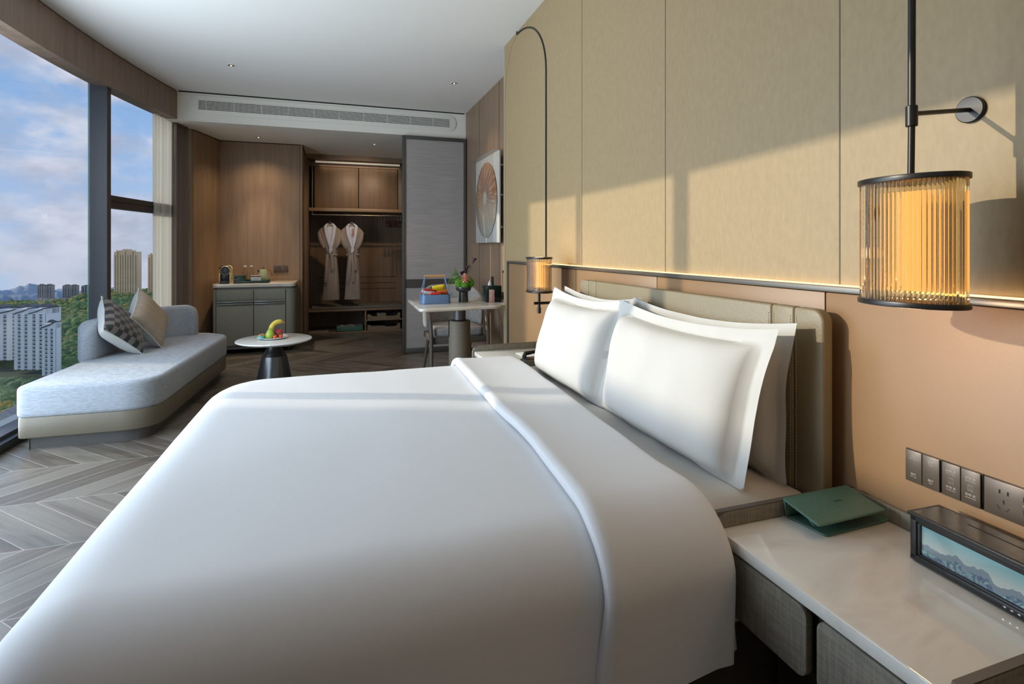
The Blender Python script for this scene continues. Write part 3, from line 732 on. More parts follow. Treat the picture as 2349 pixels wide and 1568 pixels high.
# ------------------------------------------------------------------ bedside lamps
AMBER = bpy.data.materials.new('ribbed_glass'); AMBER.use_nodes = True
nt = AMBER.node_tree; p = nt.nodes['Principled BSDF']
p.inputs['Base Color'].default_value = (.96, .82, .58, 1); p.inputs['Transmission Weight'].default_value = 1; p.inputs['Roughness'].default_value = .03; p.inputs['IOR'].default_value = 1.35
GLOW = pm('lamp_diffuser', (.8, .6, .35), rough=.6, emit=(1, .47, .14), es=1.35)
def oval(ax, ay, n_): return [(ax*math.cos(2*PI*k/n_), ay*math.sin(2*PI*k/n_)) for k in range(n_)]
def lamp(label, cx, cy, z0, z1, ax, ay, ribs, tilt, arm):
    t = thing('wall_lamp', label, 'lamp', (cx, cy, z0))
    rim = .011
    for zz_, nm in ((z0, 'lower_rim'), (z1-rim, 'upper_rim')):
        MB().prism(oval(ax+.003, ay+.003, 64), zz_, zz_+rim, .0015).build(nm, DARK, t)
    n_ = ribs*8; outer = []; inner = []
    for k in range(n_):
        a = 2*PI*k/n_; rr = .0028*abs(math.sin(a*ribs/2))
        nx, ny = math.cos(a)/ax, math.sin(a)/ay; l_ = math.hypot(nx, ny); nx /= l_; ny /= l_
        outer.append(((ax-.004)*math.cos(a)+nx*rr, (ay-.004)*math.sin(a)+ny*rr)); inner.append(((ax-.009)*math.cos(a), (ay-.009)*math.sin(a)))
    b = MB(); za, zb = z0+rim-.001, z1-rim+.001
    vs = [(x, y, z) for z in (za, zb) for x, y in outer]+[(x, y, z) for z in (za, zb) for x, y in inner]
    fs = []
    for k in range(n_):
        j = (k+1) % n_
        fs += [(k, j, n_+j, n_+k), (2*n_+k, 3*n_+k, 3*n_+j, 2*n_+j), (n_+k, n_+j, 3*n_+j, 3*n_+k), (k, 2*n_+k, 2*n_+j, j)]
    b._new(vs, fs)
    b.build('ribbed_shade', AMBER, t, ang=1.4, local=True)
    bpy.data.objects[C.objects[-1].name]
    sh = C.objects[-1]
    for v in sh.data.vertices: v.co.z -= z0
    MB().lathe([(.0, z0+.03), (.042 if ay > .1 else .036, z0+.03), (.042 if ay > .1 else .036, z1-.03), (.0, z1-.03)], (0, 0, -z0), 40, sx=.8, sy=1.15).build('diffuser', GLOW, t, local=True)
    for nm in ('lower_rim', 'upper_rim'): pass
    for o in t.children:
        if o.name.startswith(('lower_rim', 'upper_rim')):
            for v in o.data.vertices: v.co += Vector((cx, cy, 0))
    if arm == 'ceiling':
        MB().rod((cx, cy, z1), (cx+.002, cy, 1.455), .0062, 16).build('lower_rod', DARK, t)
        MB().rod((cx+.002, cy, 1.49), (cx+.006, cy, 2.80), .0068, 16).build('upper_rod', DARK, t)
        MB().cyl((cx+.002, cy, 1.452), .0105, .042, 20, bev=.0015).build('collar', DARK, t)
        MB().rod((cx+.005, cy, 1.478), (1.294, .779, 1.504), .0048, 14).build('arm', DARK, t)
        MB().lathe([(.028, 0), (.028, .007), (.026, .009)], (0, 0, 0), 32, Matrix.Translation((1.300, .779, 1.504)) @ Matrix.Rotation(-PI/2, 4, 'Y')).build('wall_disc', DARK, t)
    else:
        MB().rod((cx, cy, z0), (cx, cy, z0-.12), .008, 12).build('stem', DARK, t)
        MB().cyl((cx, cy, z0-.118), .011, .03, 16).build('switch_knob', DARK, t)
        MB().rod((cx-.03, cy, z0-.062), (1.277, cy, z0-.062), .008, 12).build('arm', DARK, t)
    t.rotation_euler = (0, tilt, 0)
    return t
lamp('large amber ribbed glass lamp hanging over the near nightstand', 1.102, .768, 1.094, 1.350, .068, .098, 70, 0, 'ceiling')
lamp('small amber ribbed glass lamp above the far nightstand', 1.120, 2.85, .955, 1.155, .068, .10, 46, 0, 'wall')
light('near_lamp_bulb', 'POINT', (1.102, .768, 1.08), 1.2, (1, .6, .28), shadow_soft_size=.03)
light('far_lamp_bulb', 'POINT', (1.12, 2.85, 1.18), .8, (1, .6, .28), shadow_soft_size=.03)

# far nightstand objects
t = thing('notepad', 'pale notepad on green backing lying on the far nightstand', 'notepad', (1.16, 3.03, .556))
MB().box(1.07, 1.24, 2.93, 3.13, .5565, .5605, .001).build('backing', pm('mint', (.25, .36, .31), rough=.4), t)
MB().box(1.075, 1.24, 2.935, 3.125, .5605, .5635, .0005).build('paper', PAPER, t)
tag(MB().rod((1.09, 2.95, .5665), (1.22, 2.95, .5665), .003, 8).build('pen', BLACK), 'black pen lying on the notepad on the far nightstand', 'pen')
t = thing('telephone', 'black telephone on the far nightstand, mostly hidden by pillow', 'telephone', (1.08, 2.84, .556))
MB().box(1.03, 1.20, 2.76, 2.90, .5565, .585, .01, 3).build('base', BLACK, t)
MB().tube([(1.04, 2.88, .585), (1.05, 2.885, .605), (1.11, 2.885, .612), (1.17, 2.885, .605), (1.18, 2.88, .585)], [.014, .013, .009, .013, .014], 10).build('handset', BLACK, t)
MB().tube([(1.03+.006*math.sin(k), 2.90+.006*math.cos(k), .562+.001*k/3) for k in range(26)], .0018, 5).build('cord', BLACK, t)

# ------------------------------------------------------------------ daybed sofa
def sm_poly(pts, rs, seg=6):
    out = []; n = len(pts)
    for i, p in enumerate(pts):
        p = Vector(p); a = Vector(pts[i-1]); c_ = Vector(pts[(i+1) % n]); r = rs[i]
        if r <= 0: out.append((p.x, p.y)); continue
        d1 = (a-p).normalized(); d2 = (c_-p).normalized(); q1 = p+d1*r; q2 = p+d2*r
        for k in range(seg+1):
            u = k/seg; w = q1*(1-u)**2+p*2*u*(1-u)+q2*u*u; out.append((w.x, w.y))
    return out
def inset(poly, d):
    cx = sum(p[0] for p in poly)/len(poly); cy = sum(p[1] for p in poly)/len(poly); out = []
    n = len(poly)
    for i in range(n):
        a = Vector(poly[i-1]); c_ = Vector(poly[(i+1) % n]); t_ = (c_-a).normalized(); nn = Vector((-t_.y, t_.x))
        if nn.dot(Vector((cx, cy))-Vector(poly[i])) < 0: nn = -nn
        out.append((poly[i][0]+nn.x*d, poly[i][1]+nn.y*d))
    return out
sofa = thing('daybed', 'grey fabric daybed sofa with curved low back beside the window', 'sofa', (-1.35, 4.85, 0))
sp_ = [(-1.775, 3.93), (-1.04, 3.90), (-.925, 5.70), (-1.16, 5.93), (-1.50, 5.90), (-1.70, 5.1)]
spoly = sm_poly(sp_, [.06, .20, .10, .15, .15, .2], 8)
MB().prism(spoly, .195, .385, .028, 5, ang=.7).build('seat_cushion', SOFA, sofa, ang=.9)
MB().prism(inset(spoly, .006), .075, .200, .008, 2, ang=.7).build('base', LEATH, sofa, ang=.9)
MB().prism(inset(spoly, .055), .0, .075).build('plinth', GREYM, sofa, ang=.9)
# back
bp_ = [(-1.705, 4.70), (-1.69, 4.95), (-1.655, 5.2), (-1.60, 5.42), (-1.52, 5.62), (-1.42, 5.75), (-1.31, 5.80), (-1.20, 5.80)]
def catmull(pts, per=6):
    out = []; P_ = [Vector(p) for p in pts]; P_ = [P_[0]*2-P_[1]]+P_+[P_[-1]*2-P_[-2]]
    for i in range(1, len(P_)-2):
        for k in range(per):
            t_ = k/per; a, b_, c_, d = P_[i-1:i+3]
            out.append(.5*((2*b_)+(-a+c_)*t_+(2*a-5*b_+4*c_-d)*t_*t_+(-a+3*b_-3*c_+d)*t_**3))
    out.append(P_[-2]); return out
cp = catmull(bp_)
cum = [0]
for i in range(1, len(cp)): cum.append(cum[-1]+(cp[i]-cp[i-1]).length)
Lb = cum[-1]
def backf(u, v):
    i = int(round(u*(len(cp)-1))); p = cp[i]; t_ = (cp[min(i+1, len(cp)-1)]-cp[max(i-1, 0)]).normalized(); nn = Vector((-t_.y, t_.x))
    e = min(cum[i], Lb-cum[i]); R = .11
    zt = .665 if e > R else .665-R+math.sqrt(max(0, R*R-(R-e)**2))
    th_ = .058 if e > .045 else .058*math.sqrt(max(0.02, 1-(1-e/.045)**2))
    a = v*2*PI; cs, sn = math.cos(a), math.sin(a)
    hw = th_*math.copysign(abs(cs)**.5, cs); zc = (zt+.36)/2; hz = (zt-.36)/2*math.copysign(abs(sn)**.22, sn)
    return (p.x+nn.x*hw, p.y+nn.y*hw, zc+hz)
b = MB(); b.grid(backf, len(cp), 40, cv=True)
b.bm.verts.ensure_lookup_table(); n_ = len(cp)
b.bm.faces.new([b.bm.verts[j] for j in range(40)]); b.bm.faces.new([b.bm.verts[(n_-1)*40+j] for j in range(40)])
b.build('backrest', SOFA, sofa, ang=1.2)
# cushions on the daybed
FWD = Vector((.3184, .9479, 0)); RGT = Vector((.9479, -.3184, 0)); UPV = Vector((0, 0, 1))
def cvec(r, u_, f): return RGT*r+UPV*u_+FWD*f
def checker_mat():
    m = pm('checked_velvet', (.01, .02, .025), rough=.6, sheen=.3); nt = m.node_tree; b = nt.nodes['Principled BSDF']
    tc = N(nt, 'ShaderNodeTexCoord'); s_ = N(nt, 'ShaderNodeSeparateXYZ')
    nn = N(nt, 'ShaderNodeTexNoise'); nn.inputs['Scale'].default_value = 9; nt.links.new(tc.outputs['Object'], nn.inputs['Vector'])
    va = N(nt, 'ShaderNodeVectorMath'); va.operation = 'SCALE'; va.inputs['Scale'].default_value = .03; nt.links.new(nn.outputs['Color'], va.inputs[0])
    vb = N(nt, 'ShaderNodeVectorMath'); vb.operation = 'ADD'; nt.links.new(tc.outputs['Object'], vb.inputs[0]); nt.links.new(va.outputs[0], vb.inputs[1])
    ck = N(nt, 'ShaderNodeTexChecker'); ck.inputs['Scale'].default_value = 24; nt.links.new(vb.outputs[0], ck.inputs['Vector'])
    sq = N(nt, 'ShaderNodeMapping'); sq.inputs['Scale'].default_value = (1, 1, .001); sq.inputs['Location'].default_value = (0, 0, .5)
    nt.links.new(vb.outputs[0], sq.inputs[0]); nt.links.new(sq.outputs[0], ck.inputs['Vector'])
    nt.links.new(mixc(nt, ck.outputs[1], (.008, .010, .012), (.15, .13, .115)), b.inputs['Base Color']); return m
CUSW = pm('cushion_back', (.62, .62, .59), rough=.9)
def cushion(label, c, u, v, mat, seed, w=.385):
    R__ = frame_rot(u, v)
    t = thing('cushion', label, 'cushion', c, 'scatter cushions on the daybed', R__)
    b = MB(); back = MB()
    def mk(side):
        def fn(a, d):
            s_ = 2*a-1; t_ = 2*d-1; W2 = w/2
            x = s_*W2*(1-.09*(1-t_*t_)); y = t_*W2*(1-.09*(1-s_*s_))
            inf = (max(0, 1-s_**4)*max(0, 1-t_**4))**.6
            return (x, y, side*.065*inf+.004*noise.noise(Vector((x*12, y*12, seed))))
        return fn
    b.grid(mk(1), 30, 30); b.build('cover', mat, t, local=True, ang=2)
    back.grid(mk(-1.7), 30, 30); back.build('back_panel', CUSW, t, local=True, ang=2)
    pp = []
    for k in range(121):
        a = k/30; i = int(a) % 4; f = a-int(a); s_, t_ = ((2*f-1, -1), (1, 2*f-1), (1-2*f, 1), (-1, 1-2*f))[i]; W2 = w/2
        pp.append((s_*W2*(1-.09*(1-t_*t_)), t_*W2*(1-.09*(1-s_*s_)), .004*noise.noise(Vector((s_*W2*12, t_*W2*12, seed)))))
    MB().tube(pp, .005, 6).build('piping', CUSW, t, local=True)
    return t
cushion('black and taupe checked cushion with white back on the daybed', (-1.527, 4.89, .605), cvec(.097, -.248, .2986), cvec(-.197, .198, .286), checker_mat(), 1)
cushion('plain beige cushion behind the checked cushion on the daybed', (-1.42, 5.17, .625), cvec(.0887, -.296, .254), cvec(-.158, .257, .262), pm('beige_linen', (.42, .35, .27), (.35, .29, .22), ns=20, stretch=(1, 6, 1), rough=.9), 2)

# ------------------------------------------------------------------ coffee table and fruit
ct = (-.438, 4.75)
t = thing('coffee_table', 'round white marble coffee table on a dark metal cone beside the daybed', 'coffee table', (ct[0], ct[1], 0))
MB().lathe([(.0, .437), (.22, .437), (.275, .452), (.287, .460), (.285, .467), (.275, .47), (0, .47)], (*ct, 0), 72).build('tabletop', MARBW, t)
CONE = pm('gunmetal', (.10, .105, .11), rough=.3, metal=.85)
MB().lathe([(.160, 0), (.160, .008), (.093, .335), (.088, .338), (0, .338)], (*ct, 0), 56).build('cone_base', CONE, t)
MB().lathe([(.088, .336), (.070, .372), (.058, .40), (.055, .437)], (*ct, 0), 48).build('neck', BLACK, t)
pc = (-.452, 4.76)
t = thing('plate', 'small white plate of fruit on the coffee table', 'plate', (*pc, .47))
MB().lathe([(0, .4715), (.06, .4715), (.105, .482), (.118, .487), (.119, .485), (.105, .478), (.06, .4705), (0, .4705)], (*pc, 0), 48).build('dish', WHITE, t)
Z0 = .478
def fruit(name, label, cat, mb, mat): o = mb.build(name, mat, ang=2); return tag(o, label, cat)
def stem(o, m_, mat): m_.build('stem', mat, o)
tcx, tcy = pc
path = [(tcx-.005, tcy-.055, Z0+.045), (tcx-.008, tcy-.045, Z0+.075), (tcx+.005, tcy-.03, Z0+.105), (tcx+.03, tcy-.02, Z0+.125), (tcx+.06, tcy-.01, Z0+.128), (tcx+.082, tcy-.005, Z0+.122)]
o = fruit('banana', 'yellow banana curving over the fruit on the plate', 'banana', MB().tube(catmull(path, 4), [.010, .014, .017, .018]+[.019]*12+[.018, .016, .012, .009, .006], 12), pm('banana_peel', (.72, .55, .09), (.62, .48, .06), ns=12, rough=.45))
stem(o, MB().rod((tcx+.08, tcy-.005, Z0+.122), (tcx+.091, tcy-.004, Z0+.118), .005, 8), pm('banana_tip', (.30, .26, .06), rough=.6))
o = fruit('pear', 'green pear standing in the middle of the fruit plate', 'pear', MB().lathe([(0, 0), (.022, .004), (.034, .02), (.035, .036), (.028, .056), (.018, .072), (.010, .080), (0, .082)], (tcx-.012, tcy-.062, Z0-.001), 28), pm('pear_skin', (.36, .48, .06), (.28, .40, .05), ns=30, rough=.4))
stem(o, MB().rod((tcx-.012, tcy-.062, Z0+.078), (tcx-.014, tcy-.064, Z0+.092), .0016, 6), pm('stalk', (.08, .05, .02), rough=.8))
o = fruit('apple', 'red apple at the back right of the fruit plate', 'apple', MB().lathe([(0, .006), (.014, 0), (.030, .010), (.037, .030), (.034, .052), (.020, .066), (.008, .064), (0, .058)], (tcx+.045, tcy-.01, Z0+.002), 28), pm('apple_skin', (.42, .03, .06), (.48, .12, .08), ns=14, rough=.25))
stem(o, MB().rod((tcx+.045, tcy-.01, Z0+.058), (tcx+.047, tcy-.01, Z0+.076), .0015, 6), pm('stalk', (.08, .05, .02), rough=.8))
STR = pm('strawberry_skin', (.75, .13, .03), (.55, .04, .02), ns=60, rough=.3); LEAF = pm('leaf_green', (.05, .14, .03), rough=.6)
for (dx, dy, lab) in ((.026, -.078, 'left one of the two strawberries on the fruit plate'), (.066, -.060, 'right one of the two strawberries on the fruit plate')):
    o = fruit('strawberry', lab, 'strawberry', MB().lathe([(0, 0), (.010, .004), (.017, .018), (.016, .028), (.006, .034), (0, .034)], (tcx+dx, tcy+dy, Z0-.002), 18), STR)
    b = MB()
    for k in range(6): a = k*PI/3; b.tube([(tcx+dx, tcy+dy, Z0+.032), (tcx+dx+.008*math.cos(a), tcy+dy+.008*math.sin(a), Z0+.034), (tcx+dx+.014*math.cos(a), tcy+dy+.014*math.sin(a), Z0+.030)], [.003, .003, .0005], 4)
    b.build('leaf_crown', LEAF, o)
t = thing('cupcake', 'small cake in a turquoise cup on the fruit plate', 'cake', (tcx-.072, tcy-.045, Z0))
MB().lathe([(0, 0), (.026, 0), (.032, .026), (0, .026)], (tcx-.072, tcy-.045, Z0-.001), 28).build('paper_cup', pm('turquoise', (.15, .50, .45), (.10, .40, .30), ns=40, rough=.6), t)
MB().ball((tcx-.072, tcy-.045, Z0+.028), (.030, .030, .014), 3, bump=.2, bs=4).build('topping', pm('pastry', (.55, .34, .16), (.18, .06, .04), ns=60, rough=.7), t)
b = MB()
for k in range(9):
    a = k*.9; b.ball((tcx-.05+.04*math.cos(a)*.8, tcy-.075+.02*math.sin(a), Z0+.004), (.012, .006, .004), 1)
tag(b.build('salad_leaves', pm('dark_leaf', (.02, .05, .04), rough=.5)), 'dark green garnish leaves scattered on the fruit plate', 'garnish', kind='stuff')

# ------------------------------------------------------------------ minibar cabinet
t = thing('minibar_cabinet', 'grey woven-front minibar cabinet with marble top at the back wall', 'cabinet', (-.85, 7.0, 0))
CF = pm('cabinet_frame', (.17, .172, .155), rough=.5)
MB().prism(rrect(-1.262, -.395, 6.742, 7.262, [.03, .02, .04, .06], 6), .757, .797, .004).build('marble_top', MARBC, t)
MB().prism(rrect(-1.245, -.41, 6.77, 7.25, [.02, .02, .05, .06], 6), .73, .757).build('shadow_gap', CF, t)
MB().prism(rrect(-1.258, -.40, 6.755, 7.25, [.02, .02, .03, .09], 8), .10, .733, .003).build('carcass', CABW, t)
MB().prism(rrect(-1.24, -.42, 6.775, 7.24, [.02, .02, .03, .08], 8), .055, .10).build('plinth', CF, t)
for (x, y) in ((-1.2, 6.82), (-.47, 6.83), (-1.2, 7.2), (-.47, 7.2)): MB().cyl((x, y, 0), .014, .056, 12).build('leg', DARK, t)
for (a, c_) in ((-1.218, -.842), (-.836, -.505)):
    MB().box(a, c_, 6.745, 6.758, .613, .722, .003).build('drawer', CABW, t)
    d = MB().box(a, c_, 6.745, 6.758, .10, .545, .003).build('door', CABW, t)
    for z in (.558, .583): MB().box(a+.002, c_-.002, 6.740, 6.758, z, z+.014, .002).build('rail_handle', CHROME if False else pm('handle_metal', (.22, .23, .22), rough=.3, metal=.8), d)
for x in (-1.222, -.839, -.50): MB().box(x-.002, x+.002, 6.752, 6.7565, .10, .73).build('gap', GAP, t, smooth=False)

MT = .797
CREAM = pm('cream_plastic', (.68, .60, .36), rough=.3)
t = thing('coffee_machine', 'cream and black capsule coffee machine on the minibar', 'coffee machine', (-1.14, 6.88, MT))
cx = -1.148
MB().prism(rrect(cx-.055, cx+.055, MT, MT+.205, [.045, .045, .012, .012], 8), 6.90, 7.02, .006, axis='y').build('body', CREAM, t)
b = MB(); b.box(cx-.060, cx-.048, 6.83, 6.92, MT, MT+.118, .004); b.box(cx+.048, cx+.060, 6.83, 6.92, MT, MT+.118, .004); b.build('side_frame', CREAM, t)
MB().lathe([(0, 0), (.043, 0), (.046, .008), (.046, .06), (0, .06)], (0, 0, 0), 32, Matrix.Translation((cx, 6.845, MT+.15)) @ Matrix.Rotation(-PI/2, 4, 'X')).build('round_head', BLACK, t)
MB().lathe([(.047, .002), (.054, .01), (.054, .07), (.047, .07)], (0, 0, 0), 32, Matrix.Translation((cx, 6.845, MT+.15)) @ Matrix.Rotation(-PI/2, 4, 'X'), closed=True).build('head_ring', CREAM, t)
MB().box(cx-.047, cx+.047, 6.87, 6.90, MT+.02, MT+.115, .003).build('cup_bay', BLACK, t)
MB().box(cx-.047, cx+.047, 6.80, 6.90, MT, MT+.034, .004).build('drip_tray', BLACK, t)
MB().tube([(cx+.065*math.cos(a), 6.86, MT+.15+.055*math.sin(a)) for a in [math.radians(20+14*k) for k in range(11)]], .006, 8).build('lever', BLACK, t)
MB().rod((cx, 6.842, MT+.13), (cx, 6.842, MT+.165), .004, 8).build('spout', CHROME, t)
t = thing('serving_tray', 'dark green leather serving tray under the bottles and kettle', 'tray', (-.87, 6.92, MT))
b = MB(); b.box(-1.055, -.69, 6.80, 7.05, MT+.0005, MT+.006, .001)
b.box(-1.055, -.69, 6.80, 6.806, MT, MT+.03, .002); b.box(-1.055, -.69, 7.044, 7.05, MT, MT+.03, .002); b.box(-1.055, -1.049, 6.80, 7.05, MT, MT+.03, .002); b.box(-.696, -.69, 6.80, 7.05, MT, MT+.03, .002)
b.build('tray_body', DGREEN, t)
tz = MT+.006
t = thing('tea_box', 'dark green lidded box at the left end of the minibar tray', 'box', (-1.0, 6.86, tz))
MB().box(-1.047, -.94, 6.81, 6.93, tz, tz+.055, .002).build('box_body', DGREEN, t)
MB().box(-1.048, -.939, 6.809, 6.931, tz+.057, tz+.085, .002).build('lid', DGREEN, t)
MB().box(-1.01, -.975, 6.806, 6.81, tz+.052, tz+.060, .001).build('clasp', GREEN, t)
BOT = glassm('bottle_glass', (.90, .90, .86), 1.0)
for i, (x, y, lab) in enumerate(((-.960, 7.0, 'clear glass water bottle on the minibar tray, left of the pair'), (-.893, 7.0, 'clear glass water bottle on the minibar tray, right of the pair'))):
    t = thing('water_bottle', lab, 'bottle', (x, y, tz), 'water bottles on the minibar tray')
    MB().lathe([(0, .001), (.028, .001), (.030, .01), (.030, .12), (.024, .145), (.014, .158), (.013, .175)], (x, y, tz), 24).build('glass_body', BOT, t)
    MB().cyl((x, y, tz+.174), .017, .018, 20, bev=.003).build('cap', PAPER, t)
    MB().lathe([(0, .002), (.0275, .003), (.0275, .11), (0, .11)], (x, y, tz), 20).build('water', glassm('water', (.95, .96, .96), .6, ior=1.33), t)
t = thing('menu_card', 'small folded menu card with maroon heading standing on the minibar tray', 'card', (-.82, 6.82, tz))
yc = 6.83; MB().box(-.878, -.772, yc, yc+.004, tz, tz+.085, .0005).build('card_front', PAPER, t)
MB().box(-.8785, -.7715, yc-.001, yc+.02, tz+.064, tz+.078, .0005).build('heading_band', pm('maroon', (.14, .03, .035), rough=.5), t)
INKD = pm('ink', (.12, .08, .09), rough=.7)
text('MINIBAR', .007, PAPER, t, (-.825, yc-.0015, tz+.071), (1, 0, 0), (0, 0, 1))
for k, s_ in enumerate(('Complimentary', 'Mineral water, tea', 'and fresh coffee', 'in your room')): text(s_, .0065, INKD, t, (-.825, yc-.0006, tz+.054-.012*k), (1, 0, 0), (0, 0, 1))
kx, ky = -.765, 7.0
t = thing('kettle', 'pale green electric kettle with wooden handle on the minibar', 'kettle', (kx, ky, tz))
KG = pm('kettle_enamel', (.40, .44, .25), rough=.2)
MB().lathe([(.066, .015), (.068, .03), (.040, .135), (.034, .148), (0, .150)], (kx, ky, tz), 40).build('body', KG, t)
MB().lathe([(.060, 0), (.070, .002), (.070, .014), (.066, .017)], (kx, ky, tz), 40).build('base_ring', CHROME, t)
MB().lathe([(.030, .149), (.026, .155), (.012, .158), (0, .158)], (kx, ky, tz), 32).build('lid', CHROME, t)
MB().lathe([(0, .157), (.005, .158), (.008, .168), (.004, .176), (0, .176)], (kx, ky, tz), 16).build('lid_knob', pm('red_knob', (.15, .03, .02), rough=.4), t)
MB().tube([(kx-.040, ky, tz+.11), (kx-.052, ky, tz+.128), (kx-.062, ky, tz+.136)], [.013, .011, .008], 10).build('spout', DARK, t)
MB().tube(catmull([(kx+.035, ky, tz+.142), (kx+.06, ky, tz+.138), (kx+.078, ky, tz+.120), (kx+.088, ky, tz+.09), (kx+.098, ky, tz+.065)], 4), .0065, 8).build('handle', pm('cherry_wood', (.28, .09, .03), rough=.4), t)
for i, x in enumerate((-.677, -.593)):
    t = thing('wall_socket', ('left' if i == 0 else 'right')+' one of the two brown wall sockets above the minibar', 'power socket', (x+.04, 7.268, .897), 'wall sockets above the minibar')
    MB().box(x, x+.08, 7.262, 7.27, .896, .982, .002).build('plate', pm('brown_plate', (.085, .055, .045), rough=.4), t)
    b = MB()
    for (dx, dz_) in ((.032, .062), (.048, .062), (.04, .038), (.030, .022), (.050, .022)): b.box(x+dx-.002, x+dx+.002, 7.2612, 7.2625, .896+dz_-.004, .896+dz_+.004)
    b.build('slots', BLACK, t, smooth=False)

# ------------------------------------------------------------------ wardrobe
t = thing('wardrobe', 'open oak wardrobe unit with upper cupboards and low bench shelf', 'wardrobe', (.65, 8.25, 0))
XL, XR, YF, YB = -.318, 1.6, 7.93, 8.545
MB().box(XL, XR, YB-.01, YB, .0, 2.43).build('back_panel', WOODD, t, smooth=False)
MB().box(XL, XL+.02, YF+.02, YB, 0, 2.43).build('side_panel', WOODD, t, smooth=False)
MB().box(XL+.02, XR, YF+.01, YB, 1.715, 1.76, .002).build('upper_shelf', WOODH, t)
MB().box(XL+.02, XR, YF, YB, .31, .335, .002).build('bench_board', WOODH, t)
MB().box(XL-.01, XR, YF-.02, YB, 0, .022, .002).build('floor_board', WOODH, t)
MB().box(.455, .475, YF+.005, YB-.01, .022, .31, .001).build('divider', WOOD, t)
MB().box(.475, XR, YF+.005, YB-.01, .160, .175, .001).build('tray_shelf', WOODH, t)
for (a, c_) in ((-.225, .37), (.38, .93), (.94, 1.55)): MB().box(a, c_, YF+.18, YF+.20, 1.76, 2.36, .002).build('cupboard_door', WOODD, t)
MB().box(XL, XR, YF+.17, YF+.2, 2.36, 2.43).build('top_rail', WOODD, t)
b = MB()
for z in (.755, .665, .575): b.box(-.2, .96, YB-.0125, YB-.0095, z-.0035, z+.0035)
b.build('groove', GAP, t, smooth=False)
for x in (-.25, 1.0):
    MB().box(x-.008, x+.008, YF+.03, YF+.046, 1.655, 2.43, .002).build('hanger_post', BRONZE, t)
MB().rod((-.25, YF+.038, 1.665), (1.0, YF+.038, 1.665), .009, 12).build('hanging_rail', CHROME if False else pm('rail_metal', (.30, .27, .23), rough=.3, metal=.9), t)
MB().box(-.21, .95, YF+.05, YF+.08, 2.395, 2.42, .002).build('light_bar', pm('light_diffuser', (.6, .58, .5), rough=.5, emit=(1, .85, .65), es=.25), t)
tag(MB().box(-.26, 1.0, YF+.03, YB-.03, .335, .375, .008, 3).build('bench_cushion', pm('bench_fabric', (.155, .14, .11), rough=.9, bump=.1, bs=100)), 'thin grey cushion lying on the wardrobe bench', 'bench cushion')
light('wardrobe_lamp', 'AREA', (.4, YF+.14, 2.38), .25, (1, .76, .52), dir=(0, .25, -1), shape='RECTANGLE', size=1.1, size_y=.03)

